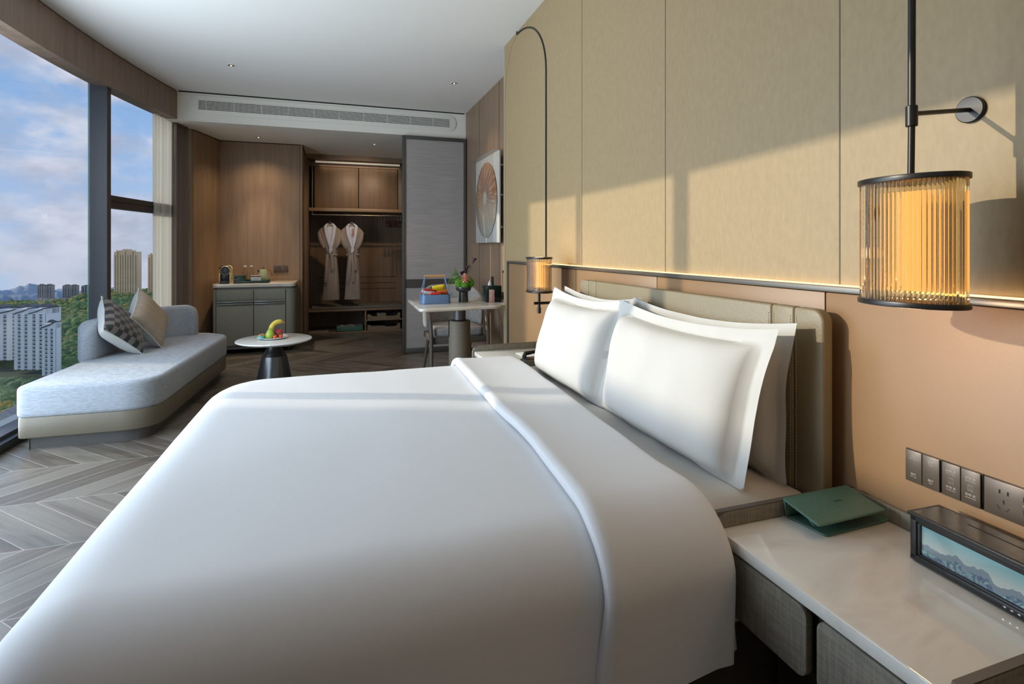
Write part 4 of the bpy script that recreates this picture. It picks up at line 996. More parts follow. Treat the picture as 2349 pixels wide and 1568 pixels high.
# robes on hangers
ROBE = pm('taupe_robe', (.36, .29, .25), (.32, .255, .22), ns=10, stretch=(3, 3, .4), rough=.9)
ROBEW = pm('white_terry', (.66, .66, .74), rough=.95, bump=.1, bs=100)
RY = 7.968
def robe(x, label, tails, tagc):
    t = thing('bathrobe', label, 'bathrobe', (x, RY, .475), 'bathrobes on the wardrobe rail')
    lv = [(1.535, 0, .042, .03), (1.50, 0, .085, .04), (1.455, .0, .140, .05), (1.42, .0, .156, .055), (1.36, .0, .152, .055), (1.28, .002, .132, .055), (1.22, .006, .108, .05), (1.16, .012, .086, .045), (1.115, .015, .072, .04), (1.07, .018, .072, .04), (1.0, .02, .078, .042), (.85, .02, .092, .045), (.65, .02, .104, .048), (.475, .016, .112, .05)]
    lv = lv[::-1]
    def fn(u, v):
        k = u*(len(lv)-1); i = min(int(k), len(lv)-2); f = k-i; a = [lv[i][q]*(1-f)+lv[i+1][q]*f for q in range(4)]
        w = v*2*PI; wr_ = 1+.05*math.sin(w*6+u*2)*(1 if a[0] < 1.1 else .4)
        return (x+a[1]+a[2]*math.copysign(abs(math.cos(w))**.8, math.cos(w))*wr_, RY+a[3]*math.sin(w)*wr_, a[0])
    MB().grid(fn, 50, 48, cv=True).build('robe_body', ROBE, t, ang=2)
    # collar
    for s_ in (-1, 1):
        pts = [(x+s_*.030, 1.545), (x+s_*.062, 1.51), (x+s_*.050, 1.40), (x+s_*.022+.008, 1.28), (x+.012-s_*.012, 1.17), (x+.0-s_*.0, 1.13)]
        off = [.020, .038, .040, .036, .024, .010]
        def cf(u, v, s_=s_, pts=pts, off=off):
            k = u*(len(pts)-1); i = min(int(k), len(pts)-2); f = k-i
            px_ = pts[i][0]*(1-f)+pts[i+1][0]*f; pz = pts[i][1]*(1-f)+pts[i+1][1]*f; o_ = off[i]*(1-f)+off[i+1]*f
            return (px_+s_*(v-.5)*o_, RY-.052-.012*math.sin(v*PI)-(.004 if s_ > 0 else 0), pz-.01*v)
        o = MB().grid(cf, 24, 6).build('lapel', ROBEW, t, ang=2); m_ = o.modifiers.new('thickness', 'SOLIDIFY'); m_.thickness = .008
    MB().prism([(x-.030, 1.50), (x+.030, 1.50), (x+.045, 1.42), (x+.025, 1.28), (x+.005, 1.20), (x-.02, 1.30), (x-.042, 1.42)], RY-.056, RY-.048, axis='y').build('inner_lining', ROBEW, t)
    MB().tube([(x+.016+.078*math.cos(a), RY+.046*math.sin(a), 1.105+.004*math.sin(3*a)) for a in [2*PI*k/24 for k in range(25)]], .014, 8, flat=1).build('belt', ROBE, t)
    for (dx, z1, lean) in tails:
        MB().prism([(x+dx-.018, 1.10), (x+dx+.018, 1.10), (x+dx+lean+.020, z1), (x+dx+lean-.020, z1)], RY-.068, RY-.058, .002, axis='y').build('belt_tail', ROBE, t)
    MB().ball((x+.018, RY-.056, 1.105), (.026, .014, .022), 2).build('belt_knot', ROBE, t)
    for s_ in (-1, 1):
        MB().tube([(x+s_*.140, RY, 1.42), (x+s_*.128, RY-.02, 1.34), (x+s_*.105, RY-.035, 1.26), (x+s_*.08, RY-.03, 1.20)], [.028, .034, .032, .02], 12).build('sleeve', ROBE, t)
    if tagc:
        MB().box(x+.0, x+.026, RY-.078, RY-.075, 1.375, 1.475, .0005).build('kraft_tag', pm('kraft', (.42, .22, .12), rough=.7), t)
    h = thing('coat_hanger', 'dark wooden hanger carrying the '+('right' if tagc else 'left')+' bathrobe', 'hanger', (x, RY, 1.5), 'hangers on the wardrobe rail')
    HW = pm('dark_hanger_wood', (.045, .02, .02), rough=.35)
    MB().tube([(x-.10, RY, 1.475), (x-.05, RY, 1.535), (x, RY, 1.556), (x+.05, RY, 1.535), (x+.10, RY, 1.475)], [.008, .015, .018, .015, .008], 10).build('shoulder_bar', HW, h)
    hk = [(x, RY, 1.57), (x, RY, 1.625), (x, RY-.0, 1.655), (x+.008, RY, 1.676), (x, RY, 1.686)]
    MB().tube(hk, .0032, 6).build('hook', CHROME, h)
robe(-.018, 'taupe bathrobe with white shawl collar, left on the wardrobe rail', [(.030, .89, .006), (-.035, .72, -.02)], False)
robe(.275, 'taupe bathrobe with white collar and kraft tag, right on the rail', [(.035, .885, .02), (-.02, .72, -.03), (.012, .725, .01)], True)
HW = pm('dark_hanger_wood', (.03, .015, .015), rough=.35)
def hanger_proto():
    h = thing('coat_hanger', '', 'hanger', (0, 0, 0), 'hangers on the wardrobe rail')
    MB().tube([(0, -.15, -.16), (0, -.08, -.10), (0, 0, -.075), (0, .08, -.10), (0, .15, -.16)], [.006, .010, .012, .010, .006], 8).build('shoulder_bar', HW, h, local=True)
    MB().rod((0, -.13, -.155), (0, .13, -.155), .005, 8).build('trouser_bar', HW, h, local=True)
    MB().tube([(0, 0, -.065), (0, 0, -.02), (.0, .010, .0), (0, .006, .014), (0, -.006, .014)], .003, 6).build('hook', CHROME, h, local=True)
    return h
hp = hanger_proto()
places = ['leftmost', 'second from left', 'third from left', 'middle', 'third from right', 'second from right', 'rightmost']
for i in range(7):
    o = hp if i == 0 else hp.copy()
    if i:
        C.objects.link(o)
        for ch in hp.children:
            c_ = ch.copy(); C.objects.link(c_); c_.parent = o
    o.location = (.765+i*.032, YF+.038, 1.665)
    o['label'] = 'dark wooden coat hanger, '+places[i]+' of the seven empty ones on the rail'
    o.rotation_euler = (0, 0, math.radians(-14+3*i))
for i in range(2):
    x = .69+i*.04
    t = thing('clothes_brush', ('left' if i == 0 else 'right')+' one of two small dark brush handles hanging from the rail', 'brush', (x, YF+.04, 1.655))
    MB().tube([(x, YF+.038, 1.655), (x, YF+.038, 1.635)], .0015, 5).build('loop', CHROME, t)
    MB().tube([(x, YF+.04, 1.64), (x, YF+.04, 1.60), (x, YF+.035, 1.56)], [.006, .013, .012], 10).build('handle', HW, t)
# bench compartments
t = thing('bathroom_scale', 'flat pinkish scale lying in the low wardrobe compartment', 'scale', (-.16, 8.02, .022))
MB().prism(rrect(-.30, -.035, 7.93, 8.11, .03, 6), .0225, .04, .005).build('platform', pm('scale_top', (.36, .28, .26), rough=.3), t)
b = MB()
for (x, y) in ((-.26, 7.97), (-.09, 7.97), (-.26, 8.07), (-.09, 8.07)): b.lathe([(.022, 0), (.022, .0015)], (x, y, .0397), 20, sy=.55)
b.build('foot_pad', DARK, t)
t = thing('shoe_box', 'green open leather box of shoe-care items in the wardrobe bottom', 'box', (.25, 8.02, .022))
b = MB(); x0, x1, y0, y1 = .065, .43, 7.94, 8.12
b.box(x0, x1, y0, y1, .0225, .028); b.box(x0, x1, y0, y0+.006, .0225, .098, .001); b.box(x0, x1, y1-.006, y1, .0225, .098, .001); b.box(x0, x0+.006, y0, y1, .0225, .098, .001); b.box(x1-.006, x1, y0, y1, .0225, .098, .001)
b.build('box_body', GREEN, t)
PACK = pm('patterned_packet', (.5, .40, .40), (.15, .06, .06), ns=30, rough=.5, lo=.45, hi=.55)
for i, (x, lab) in enumerate(((.135, 'smaller patterned packet at left in the green wardrobe box'), (.26, 'larger patterned packet at right in the green wardrobe box'))):
    tag(MB().ball((x, 8.01, .075), (.05+.02*i, .05, .034+.006*i), 3, bump=.15, bs=3).build('packet', PACK), lab, 'packet', 'packets in the green box')
for i, (z, lab) in enumerate(((.176, 'upper pull-out wooden tray in the wardrobe bench'), (.0225, 'lower pull-out wooden tray in the wardrobe bench'))):
    t = thing('wooden_tray', lab, 'tray', (.74, 8.03, z), 'pull-out trays in the wardrobe bench')
    fr = [(.49, z+.002), (.95, z+.002), (.95, z+.088), (.925, z+.088), (.905, z+.055), (.88, z+.045), (.575, z+.045), (.55, z+.055), (.525, z+.078), (.49, z+.078)]
    MB().prism(fr, 7.942, 7.954, axis='y').build('front', WOOD, t, smooth=False)
    b = MB(); b.box(.49, .95, 7.95, 8.4, z+.002, z+.01); b.box(.49, .50, 7.95, 8.4, z+.002, z+.078); b.box(.94, .95, 7.95, 8.4, z+.002, z+.078); b.build('tray_box', WOOD, t, smooth=False)
tag(MB().box(.62, .76, 7.98, 8.10, .187, .262, .02, 4).build('storage_bag', pm('olive_packet', (.24, .20, .11), (.30, .27, .17), ns=8, rough=.5)), 'rolled olive packet in the upper wardrobe tray', 'packet')
tag(MB().tube([(.57, 8.0, .225), (.75, 8.02, .23), (.90, 8.03, .235)], [.03, .012, .03], 10).build('hair_dryer', BLACK), 'black hair dryer lying in the upper wardrobe tray', 'hair dryer')
tag(MB().prism([(.52, 7.97), (.74, 7.965), (.77, 8.02), (.72, 8.12), (.52, 8.12)], .036, .075, .012, 3).build('iron', pm('grey_iron', (.20, .21, .21), rough=.3)), 'grey steam iron lying in the lower wardrobe tray', 'iron')

# ------------------------------------------------------------------ sliding panel door
PANEL = pm('woven_glass_panel', (.42, .39, .38), (.34, .315, .305), ns=30, stretch=(.12, 1, 9), rough=.16, spec=.5)
d = struct(MB().box(.80, 1.478, 6.196, 6.206, .845, 2.445).build('door_1', PANEL, smooth=False))
MB().box(.80, 1.478, 6.196, 6.206, .06, .745).build('lower_panel', PANEL, d, smooth=False)
MB().box(.80, 1.478, 6.192, 6.210, .745, .845).build('middle_rail', pm('door_band', (.075, .065, .058), rough=.4), d, smooth=False)
DF = pm('door_frame', (.10, .10, .092), rough=.4, metal=.4)
b = MB(); b.box(.765, .80, 6.18, 6.22, .005, 2.485, .002); b.box(1.478, 1.51, 6.18, 6.22, .005, 2.485, .002); b.box(.80, 1.478, 6.18, 6.22, 2.445, 2.485, .002); b.box(.80, 1.478, 6.18, 6.22, .005, .06, .002)
b.build('frame', DF, d)

# ------------------------------------------------------------------ framed artwork in an acrylic box
t = thing('framed_artwork', 'acrylic box frame holding a round brown radial feather artwork', 'artwork', (1.50, 5.18, 1.25))
AY0, AY1, AZ0, AZ1 = 4.76, 5.62, 1.255, 2.115
MB().box(1.478, 1.49, AY0, AY1, AZ0, AZ1).build('backing_board', pm('art_board', (.72, .71, .68), rough=.8), t, smooth=False)
b = MB(); b.box(1.412, 1.415, AY0, AY1, AZ0, AZ1); b.box(1.412, 1.49, AY0-.003, AY0, AZ0, AZ1); b.box(1.412, 1.49, AY1, AY1+.003, AZ0, AZ1); b.box(1.412, 1.49, AY0, AY1, AZ1, AZ1+.003); b.box(1.412, 1.49, AY0, AY1, AZ0-.003, AZ0)
b.build('acrylic_cover', ACRYL, t, smooth=False)
for z in (1.40, 1.7, 1.98):
    MB().rod((1.49, AY0+.03, z), (1.518, AY0+.03, z), .012, 10).build('standoff', CHROME, t)
def art_mat():
    m = pm('feather_paper', (.4, .2, .1), rough=.85); nt = m.node_tree; b = nt.nodes['Principled BSDF']
    tc = N(nt, 'ShaderNodeTexCoord'); s_ = N(nt, 'ShaderNodeSeparateXYZ'); nt.links.new(tc.outputs['Object'], s_.inputs[0])
    y, z = s_.outputs[1], mathn(nt, 'SUBTRACT', s_.outputs[2], .41)
    ang = mathn(nt, 'ARCTAN2', z, y); r = mathn(nt, 'SQRT', mathn(nt, 'ADD', mathn(nt, 'MULTIPLY', y, y), mathn(nt, 'MULTIPLY', z, z)))
    cb = N(nt, 'ShaderNodeCombineXYZ'); nt.links.new(mathn(nt, 'MULTIPLY', ang, 16), cb.inputs[0]); nt.links.new(mathn(nt, 'MULTIPLY', r, 6), cb.inputs[1])
    nz = N(nt, 'ShaderNodeTexNoise'); nz.inputs['Scale'].default_value = 1; nz.inputs['Detail'].default_value = 4; nt.links.new(cb.outputs[0], nz.inputs['Vector'])
    c = mixc(nt, rampf(nt, z, -.18, .06), (.62, .50, .38), (.36, .15, .06))
    gold = mathn(nt, 'MULTIPLY', rampf(nt, y, .05, .3), rampf(nt, mathn(nt, 'ABSOLUTE', z), .22, .0))
    c = mixc(nt, gold, c, (.55, .33, .10))
    c = mixc(nt, rampf(nt, z, -.22, -.34), c, (.68, .66, .62))
    c = mixc(nt, mathn(nt, 'MULTIPLY', rampf(nt, nz.outputs[0], .48, .62), .6), c, (.70, .62, .52))
    c = mixc(nt, rampf(nt, mathn(nt, 'ADD', r, mathn(nt, 'MULTIPLY', nz.outputs[0], .06)), .12, .07), c, (.66, .62, .58))
    nt.links.new(c, b.inputs['Base Color'])
    bn = N(nt, 'ShaderNodeBump'); bn.inputs['Strength'].default_value = .6; nt.links.new(nz.outputs[0], bn.inputs['Height']); nt.links.new(bn.outputs[0], b.inputs['Normal'])
    return m
b = MB(); NA = 180; pts = [(1.455, 5.20, 1.70)]; ring1 = []; ring2 = []
vs = [(1.468, 5.20, 1.70)]
for k in range(NA):
    a = 2*PI*k/NA; rr = 1+.03*math.sin(k*7.3)+.02*random.random()
    vs.append((1.452, 5.20+.16*math.cos(a), 1.70+.16*math.sin(a)))
for k in range(NA):
    a = 2*PI*k/NA; rr = 1+.035*(random.random()-.5)
    vs.append((1.470, 5.20+.375*rr*math.cos(a), 1.68+.375*rr*math.sin(a)))
fs = [(0, 1+k, 1+(k+1) % NA) for k in range(NA)]+[(1+k, 1+NA+k, 1+NA+(k+1) % NA, 1+(k+1) % NA) for k in range(NA)]
b._new(vs, fs); o = b.build('feather_disc', art_mat(), t, ang=2, recalc=False)
o.data.transform(Matrix.Translation(LOC[t.name]-Vector((1.47, 5.20, 1.29)))); o.location = Vector((1.47, 5.20, 1.29))-LOC[t.name]
s_ = o.modifiers.new('thickness', 'SOLIDIFY'); s_.thickness = .003

# ------------------------------------------------------------------ desk
DZt = .76
t = thing('desk', 'cream marble topped desk on a fabric wrapped column against the wood wall', 'desk', (1.05, 4.32, 0))
dp = sm_poly([(.610, 3.935), (1.235, 3.99), (1.287, 4.068), (1.512, 4.072), (1.512, 4.70), (.625, 4.70)], [.07, .05, .02, 0, 0, .05], 8)
MB().prism(dp, DZt-.028, DZt, .011, 4, ang=.7).build('tabletop', MARBC, t, ang=.9)
MB().cyl((1.0, 4.33, .60), .050, .134, 28).build('neck', GREYM, t)
MB().lathe([(.0, .60), (.084, .60), (.084, .612), (.05, .62), (0, .62)], (1.0, 4.33, 0), 32).build('collar', DARK, t)
MB().cyl((1.0, 4.33, .012), .088, .60, 40, bev=.004).build('column', pm('column_fabric', (.20, .17, .125), (.17, .145, .105), ns=30, stretch=(.3, .3, 9), rough=.6), t)
MB().cyl((1.0, 4.33, 0), .20, .014, 40, bev=.003).build('foot_plate', DARK, t)
MB().box(.908, .922, 4.32, 4.34, .48, .615, .002).build('bracket', DARK, t)
# chair
t = thing('desk_chair', 'grey upholstered armchair with dark wood legs tucked under the desk', 'chair', (1.10, 5.0, 0))
CH = pm('chair_fabric', (.33, .32, .30), (.27, .26, .245), ns=40, rough=.95, bump=.15, bs=120)
CW = woodm('chair_wood', (.12, .10, .08), (.09, .072, .058))
ccx, ccy = 1.10, 5.02
MB().prism(sm_poly([(ccx-.235, ccy-.26), (ccx+.235, ccy-.26), (ccx+.21, ccy+.20), (ccx-.21, ccy+.20)], [.06, .06, .1, .1], 6), .405, .485, .028, 4, ang=.7).build('seat', CH, t, ang=.9)
def chb(u, v):
    a = math.radians(-12+204*u); w = v*2*PI; cs, sn = math.cos(w), math.sin(w)
    e = abs(2*u-1); top = .845-.17*max(0, (e-.35)/.65)**1.6; bot = .47+.0*e
    th_ = .024*(1 if e < .96 else max(.25, 1-(e-.96)/.05))
    rr = 1+0*sn; rx, ry = .262, .23
    h = math.copysign(abs(cs)**.4, cs)*th_; zc = (top+bot)/2; zz_ = zc+(top-bot)/2*math.copysign(abs(sn)**.3, sn)
    lean = (zz_-.47)*.10
    return (ccx+(rx+h+lean*.3)*math.cos(a), ccy+.0+(ry+h+lean)*math.sin(a), zz_)
b = MB(); b.grid(chb, 44, 24, cv=True); b.bm.verts.ensure_lookup_table()
b.bm.faces.new([b.bm.verts[j] for j in range(24)]); b.bm.faces.new([b.bm.verts[43*24+j] for j in range(24)])
b.build('backrest', CH, t, ang=1.2)
for s_ in (-1, 1):
    MB().tube(catmull([(ccx+s_*.262, ccy-.30, 0), (ccx+s_*.262, ccy-.285, .25), (ccx+s_*.262, ccy-.27, .45), (ccx+s_*.268, ccy-.20, .60), (ccx+s_*.272, ccy-.06, .68)], 5), [.014]*4+[.018]*6+[.020]*6+[.017]*5, 8).build('leg', CW, t)
    MB().tube([(ccx+s_*.24, ccy+.28, 0), (ccx+s_*.215, ccy+.22, .25), (ccx+s_*.19, ccy+.19, .43)], [.013, .016, .018], 8).build('leg', CW, t)
    MB().tube(catmull([(ccx+s_*.27, ccy-.20, .61), (ccx+s_*.285, ccy-.02, .69), (ccx+s_*.26, ccy+.14, .70)], 5), .013, 8).build('arm_rail', CW, t)
b = MB(); b.box(ccx-.25, ccx+.25, ccy-.27, ccy-.235, .345, .405, .008); b.box(ccx-.25, ccx-.215, ccy-.26, ccy+.20, .35, .405, .008); b.box(ccx+.215, ccx+.25, ccy-.26, ccy+.20, .35, .405, .008); b.box(ccx-.2, ccx+.2, ccy+.18, ccy+.21, .35, .405, .008)
b.build('seat_frame', CW, t)

# things on desk
BLUE = pm('blue_enamel', (.11, .19, .33), rough=.4)
bx, by = .795, 4.33
t = thing('snack_basket', 'blue basket with wooden grip full of snacks on the desk', 'basket', (bx, by, DZt))
b = MB()
o_ = rrect(-.118, .118, -.085, .085, .03, 6); i_ = rrect(-.108, .108, -.075, .075, .025, 6); n_ = len(o_)
o2 = rrect(-.112, .112, -.080, .080, .03, 6)
vs = [(bx+x, by+y, DZt+.002) for x, y in o_]+[(bx+x, by+y, DZt+.072) for x, y in o2]+[(bx+x, by+y, DZt+.072) for x, y in i_]+[(bx+x, by+y, DZt+.012) for x, y in i_]
fs = [tuple(range(n_))[::-1], tuple(range(3*n_, 4*n_))]
for q in range(3):
    for k in range(n_): j = (k+1) % n_; fs.append((q*n_+k, q*n_+j, (q+1)*n_+j, (q+1)*n_+k))
b._new(vs, fs); b.build('basket_body', BLUE, t)
for s_ in (-1, 1):
    for d in (-1, 1):
        MB().tube([(bx+s_*.112, by+d*.06, DZt+.065), (bx+s_*.095, by+d*.035, DZt+.13), (bx+s_*.080, by+d*.008, DZt+.215)], .004, 8).build('handle_wire', BLUE, t)
MB().rod((bx-.085, by, DZt+.218), (bx+.085, by, DZt+.218), .011, 14).build('grip', pm('grip_wood', (.50, .27, .11), rough=.5), t)
def snackm(n, c1, c2): return pm(n, c1, c2, ns=22, rough=.3, lo=.5, hi=.6)
REDP = snackm('red_packet', (.62, .03, .02), (.75, .55, .40)); YELP = snackm('yellow_packet', (.80, .60, .03), (.78, .55, .03)); SILP = snackm('silver_packet', (.45, .48, .50), (.7, .72, .75)); ORP = snackm('orange_packet', (.70, .16, .03), (.75, .65, .45))
for (dx, dy, dz_, ry, rz, mat, lab) in ((-.055, .02, .085, .2, .1, REDP, 'red snack packet at the back left of the blue basket'), (-.055, -.03, .070, .1, .0, SILP, 'silver snack packet at the front left of the blue basket'),
        (.035, .015, .115, -.15, -.15, YELP, 'yellow snack packet on top in the blue basket'), (.055, -.03, .075, -.1, .2, ORP, 'orange and red snack packet at the right in the basket'), (-.005, -.045, .062, 0, .1, REDP, 'flat red snack packet at the front of the basket')):
    b = MB(); Mx = Matrix.Translation((bx+dx, by+dy, DZt+dz_)) @ Matrix.Rotation(rz, 4, 'Z') @ Matrix.Rotation(ry, 4, 'Y') @ Matrix.Rotation(-.9, 4, 'X')
    for sd in (1, -1):
        b.grid(lambda u, v, sd=sd: ((2*u-1)*.052, (2*v-1)*.038, sd*.014*(max(0, 1-(2*u-1)**4)*max(0, 1-(2*v-1)**4))**.6+.002*math.sin(u*30)), 14, 12, M=Mx)
    bmesh.ops.remove_doubles(b.bm, verts=b.bm.verts, dist=.0004)
    o = b.build('snack_packet', mat, ang=2); tag(o, lab, 'snack packet', 'snacks in the blue basket')
# vase
vx, vy = 1.035, 4.34
t = thing('vase', 'black ceramic vase holding the flower arrangement on the desk', 'vase', (vx, vy, DZt))
MB().lathe([(0, 0), (.040, .001), (.041, .01), (.037, .05), (.038, .082), (.058, .095), (.065, .112), (.062, .128), (.054, .130), (.050, .118), (0, .10)], (vx, vy, DZt+.0005), 40).build('vessel', pm('vase_glaze', (.025, .023, .024), (.05, .045, .042), ns=12, rough=.3), t)
MOSS = pm('green_mum', (.12, .30, .015), (.07, .20, .01), ns=90, rough=.8, bump=.6, bs=150)
for i, (dx, dy, dz_, r_) in enumerate(((-.045, -.025, .155, .034), (0, -.045, .150, .034), (.048, -.02, .155, .036), (.04, .02, .18, .034), (-.03, .02, .175, .034))):
    tag(MB().ball((vx+dx, vy+dy, DZt+dz_), r_, 4, bump=.25, bs=9).build('green_chrysanthemum', MOSS), 'bright green pompom flower in the vase, '+('leftmost in front', 'middle in front under the peach flower', 'rightmost in front', 'at the back right', 'at the back left')[i], 'flower', 'green pompom flowers in the vase')
t = thing('peach_flower', 'peach gerbera flower at the front of the arrangement', 'flower', (vx, vy-.06, DZt+.19))
PE = pm('peach_petal', (.62, .27, .18), rough=.6)
fc = Vector((vx+.0, vy-.062, DZt+.198))
for rr_, nn_, zz_ in ((.042, 11, 0), (.031, 10, .006), (.018, 8, .010)):
    for k in range(nn_):
        a = 2*PI*k/nn_+rr_*30; d = Vector((math.cos(a), -.35, math.sin(a)))
        MB().tube([fc+Vector((0, -zz_, 0)), fc+d*rr_*.5+Vector((0, -zz_, 0)), fc+d*rr_+Vector((0, -zz_+.004, 0))], [.004, .013, .007], 6, flat=.3).build('petal', PE, t)
MB().ball(fc+Vector((0, -.014, 0)), .008, 2).build('centre', pm('flower_centre', (.35, .16, .10), rough=.8), t)
GS = pm('stem_green', (.09, .22, .03), rough=.5); PUR = pm('dark_calla', (.045, .01, .03), rough=.35)
for i, (dx, h, top, lab) in enumerate(((.075, .36, .05, 'tallest dark purple calla lily leaning right over the desk'), (.025, .285, .01, 'middle dark purple calla lily in the vase'), (-.01, .245, -.02, 'lowest dark purple calla lily in the vase'))):
    bx_ = Vector((vx+.012*i, vy+.01, DZt+.12)); tp_ = Vector((vx+dx, vy, DZt+h-.05))
    t = thing('calla_lily', lab, 'flower', tuple(bx_), 'calla lilies in the vase')
    MB().tube([bx_, (bx_+tp_)/2+Vector((-.012, 0, 0)), tp_], .0035, 6).build('stem', GS, t)
    dirv = Vector((.35 if i == 0 else .1*(1-i), -.1, 1)).normalized(); q = dirv.to_track_quat('Z', 'Y').to_matrix().to_4x4()
    def cal(u, v, i=i):
        a = v*2*PI*.97; r = .003+.020*u**1.8*(1+.5*(math.cos(a) if u > .5 else 0)*(u-.5)*2); return (r*math.cos(a)+(.030*max(0, u-.75)*4*max(0, math.cos(a)) if i == 0 else 0), r*math.sin(a), .055*u+.012*max(0, math.cos(a))*u*u*(-.3 if i == 0 else 1))
    o = MB().grid(cal, 14, 22, M=Matrix.Translation(tp_) @ q).build('spathe', PUR, t, ang=2); m_ = o.modifiers.new('thickness', 'SOLIDIFY'); m_.thickness = .0015
for i in range(6):
    s0 = Vector((vx-.015+.004*i, vy, DZt+.12)); a = -.055-.012*i
    o = MB().tube(catmull([s0, s0+Vector((a*.4, 0, .09)), s0+Vector((a*.9, -.0, .155-.012*i)), s0+Vector((a*1.15, -.01, .145-.02*i)), s0+Vector((a*1.1, -.01, .05-.008*i))], 5), .0022, 5).build('grass_loop', GS)
    tag(o, 'looped green grass blade left in the vase, '+('tallest', 'second tallest', 'third tallest', 'third lowest', 'second lowest', 'lowest')[i]+' of the six loops', 'grass blade', 'looped grass blades in the vase')
# tissue box
tx_, ty_ = 1.265, 4.30
t = thing('tissue_box', 'dark green tissue box at the wall end of the desk', 'tissue box', (tx_, ty_, DZt))
MB().box(tx_-.068, tx_+.068, ty_-.065, ty_+.065, DZt+.0005, DZt+.135, .003).build('box_body', pm('green_lacquer', (.006, .022, .018), rough=.12), t)
b = MB(); b.lathe([(.026, 0), (.020, .018), (.010, .034), (0, .045)], (tx_-.018, ty_-.01, DZt+.134), 14, sx=.7, sy=.4); b.build('tissue', PAPER, t)
t = thing('tent_card', 'pink patterned tent card standing in front of the tissue box', 'card', (tx_-.028, ty_-.115, DZt))
PINK = pm('pink_card', (.45, .22, .18), (.58, .36, .30), ns=60, rough=.6)
MB().box(tx_-.050, tx_-.012, ty_-.125, ty_-.122, DZt+.0005, DZt+.108, .0005, M=Matrix.Rotation(0, 4, 'Z')).build('front_leaf', PINK, t)
MB().box(tx_-.050, tx_-.012, ty_-.10, ty_-.097, DZt+.0005, DZt+.106, .0005).build('back_leaf', PINK, t)
tag(MB().box(1.30, 1.324, 4.43, 4.44, DZt+.0005, DZt+.20, .002).build('menu_stand', pm('dark_board', (.06, .055, .05), rough=.5)), 'narrow dark upright board behind the tissue box', 'sign stand')
t = thing('reed_diffuser', 'small reed diffuser bottle near the wall behind tissue box', 'diffuser', (1.40, 4.42, DZt))
MB().lathe([(0, 0), (.020, .001), (.022, .04), (.010, .055), (.009, .065)], (1.40, 4.42, DZt+.0005), 20).build('bottle', pm('diffuser_glass', (.10, .07, .05), rough=.15), t)
for (a, c_) in ((.006, .01), (.0, -.006)): MB().rod((1.40, 4.42, DZt+.05), (1.40+a, 4.42+c_, DZt+.24), .0018, 5).build('reed', pm('reed_brown', (.09, .06, .045), rough=.7), t)
MB().ball((1.405, 4.43, DZt+.24), (.010, .008, .012), 2).build('flower_bud', pm('dried_bud', (.14, .09, .07), rough=.8), t)
t = thing('wall_socket', 'small dark wall socket just above the desk beside the bed wall', 'power socket', (1.516, 4.45, .80))
MB().box(1.508, 1.518, 4.40, 4.50, .80, .90, .002).build('plate', pm('brown_plate', (.085, .06, .05), rough=.4), t)
MB().box(1.5065, 1.509, 4.43, 4.47, .83, .87).build('slots', BLACK, t, smooth=False)

# ------------------------------------------------------------------ outside: unseen blocks added to keep the low sun off parts of the room
t = thing('sun_blocker_low', 'low unseen concrete sun blocker added outside left of the window', 'building', (-9, -1, -60))
MB().box(-10.5, -8.0, -9, 5.16, -60, 3.52).build('wall', pm('concrete', (.4, .38, .35), rough=.9), t, smooth=False)
MB().box(-10.55, -7.97, -9, 5.18, 3.46, 3.53).build('coping', pm('coping', (.45, .44, .42), rough=.8), t, smooth=False)

t = thing('sun_blocker_tall', 'tall narrow unseen concrete sun blocker added outside left of the window', 'building', (-9, 7.3, -60))  # unseen slab added to cast the shaded strip on the bed wall
MB().box(-8.25, -8.0, 7.12, 8.24, -60, 14).build('wall', pm('concrete', (.4, .38, .35), rough=.9), t, smooth=False)
MB().box(-8.28, -7.97, 7.10, 8.26, 14, 14.2).build('coping', pm('coping', (.45, .44, .42), rough=.8), t, smooth=False)

# directions: outside things sit at (azimuth from +Y, distance)
def out(px, d):
    a = (px-1174.5)/1234; dx = .3184+a*.9479; dy = .9479-a*.3184; l = math.hypot(dx, dy); return dx/l*d, dy/l*d, dx/l, dy/l
def zat(px, py, d):
    a = (px-1174.5)/1234; dx = .3184+a*.9479; dy = .9479-a*.3184; return 1.21+d*(567-py)/1234/math.hypot(dx, dy)
GZ = -103
def terr(x, y):
    d = math.hypot(x, y); az = math.atan2(-x, y)
    z = GZ+9*noise.noise(Vector((x*.004, y*.004, 0)))+4*noise.noise(Vector((x*.013, y*.013, 2)))
    if d > 1350: z -= (d-1350)*.35
    if az < .36: z += max(0, (d-700))*.012*(1 if d < 1350 else 0)
    return z
b = MB()
def tf(u, v): az = math.radians(8+60*u); d = 120+(1900-120)*v; x = -math.sin(az)*d; y = math.cos(az)*d; return (x, y, terr(x, y))
b.grid(tf, 90, 90)
FORM = pm('forest_floor', (.03, .05, .02), rough=1)
o = b.build('hillside_ground', FORM, ang=3); o['kind'] = 'structure'
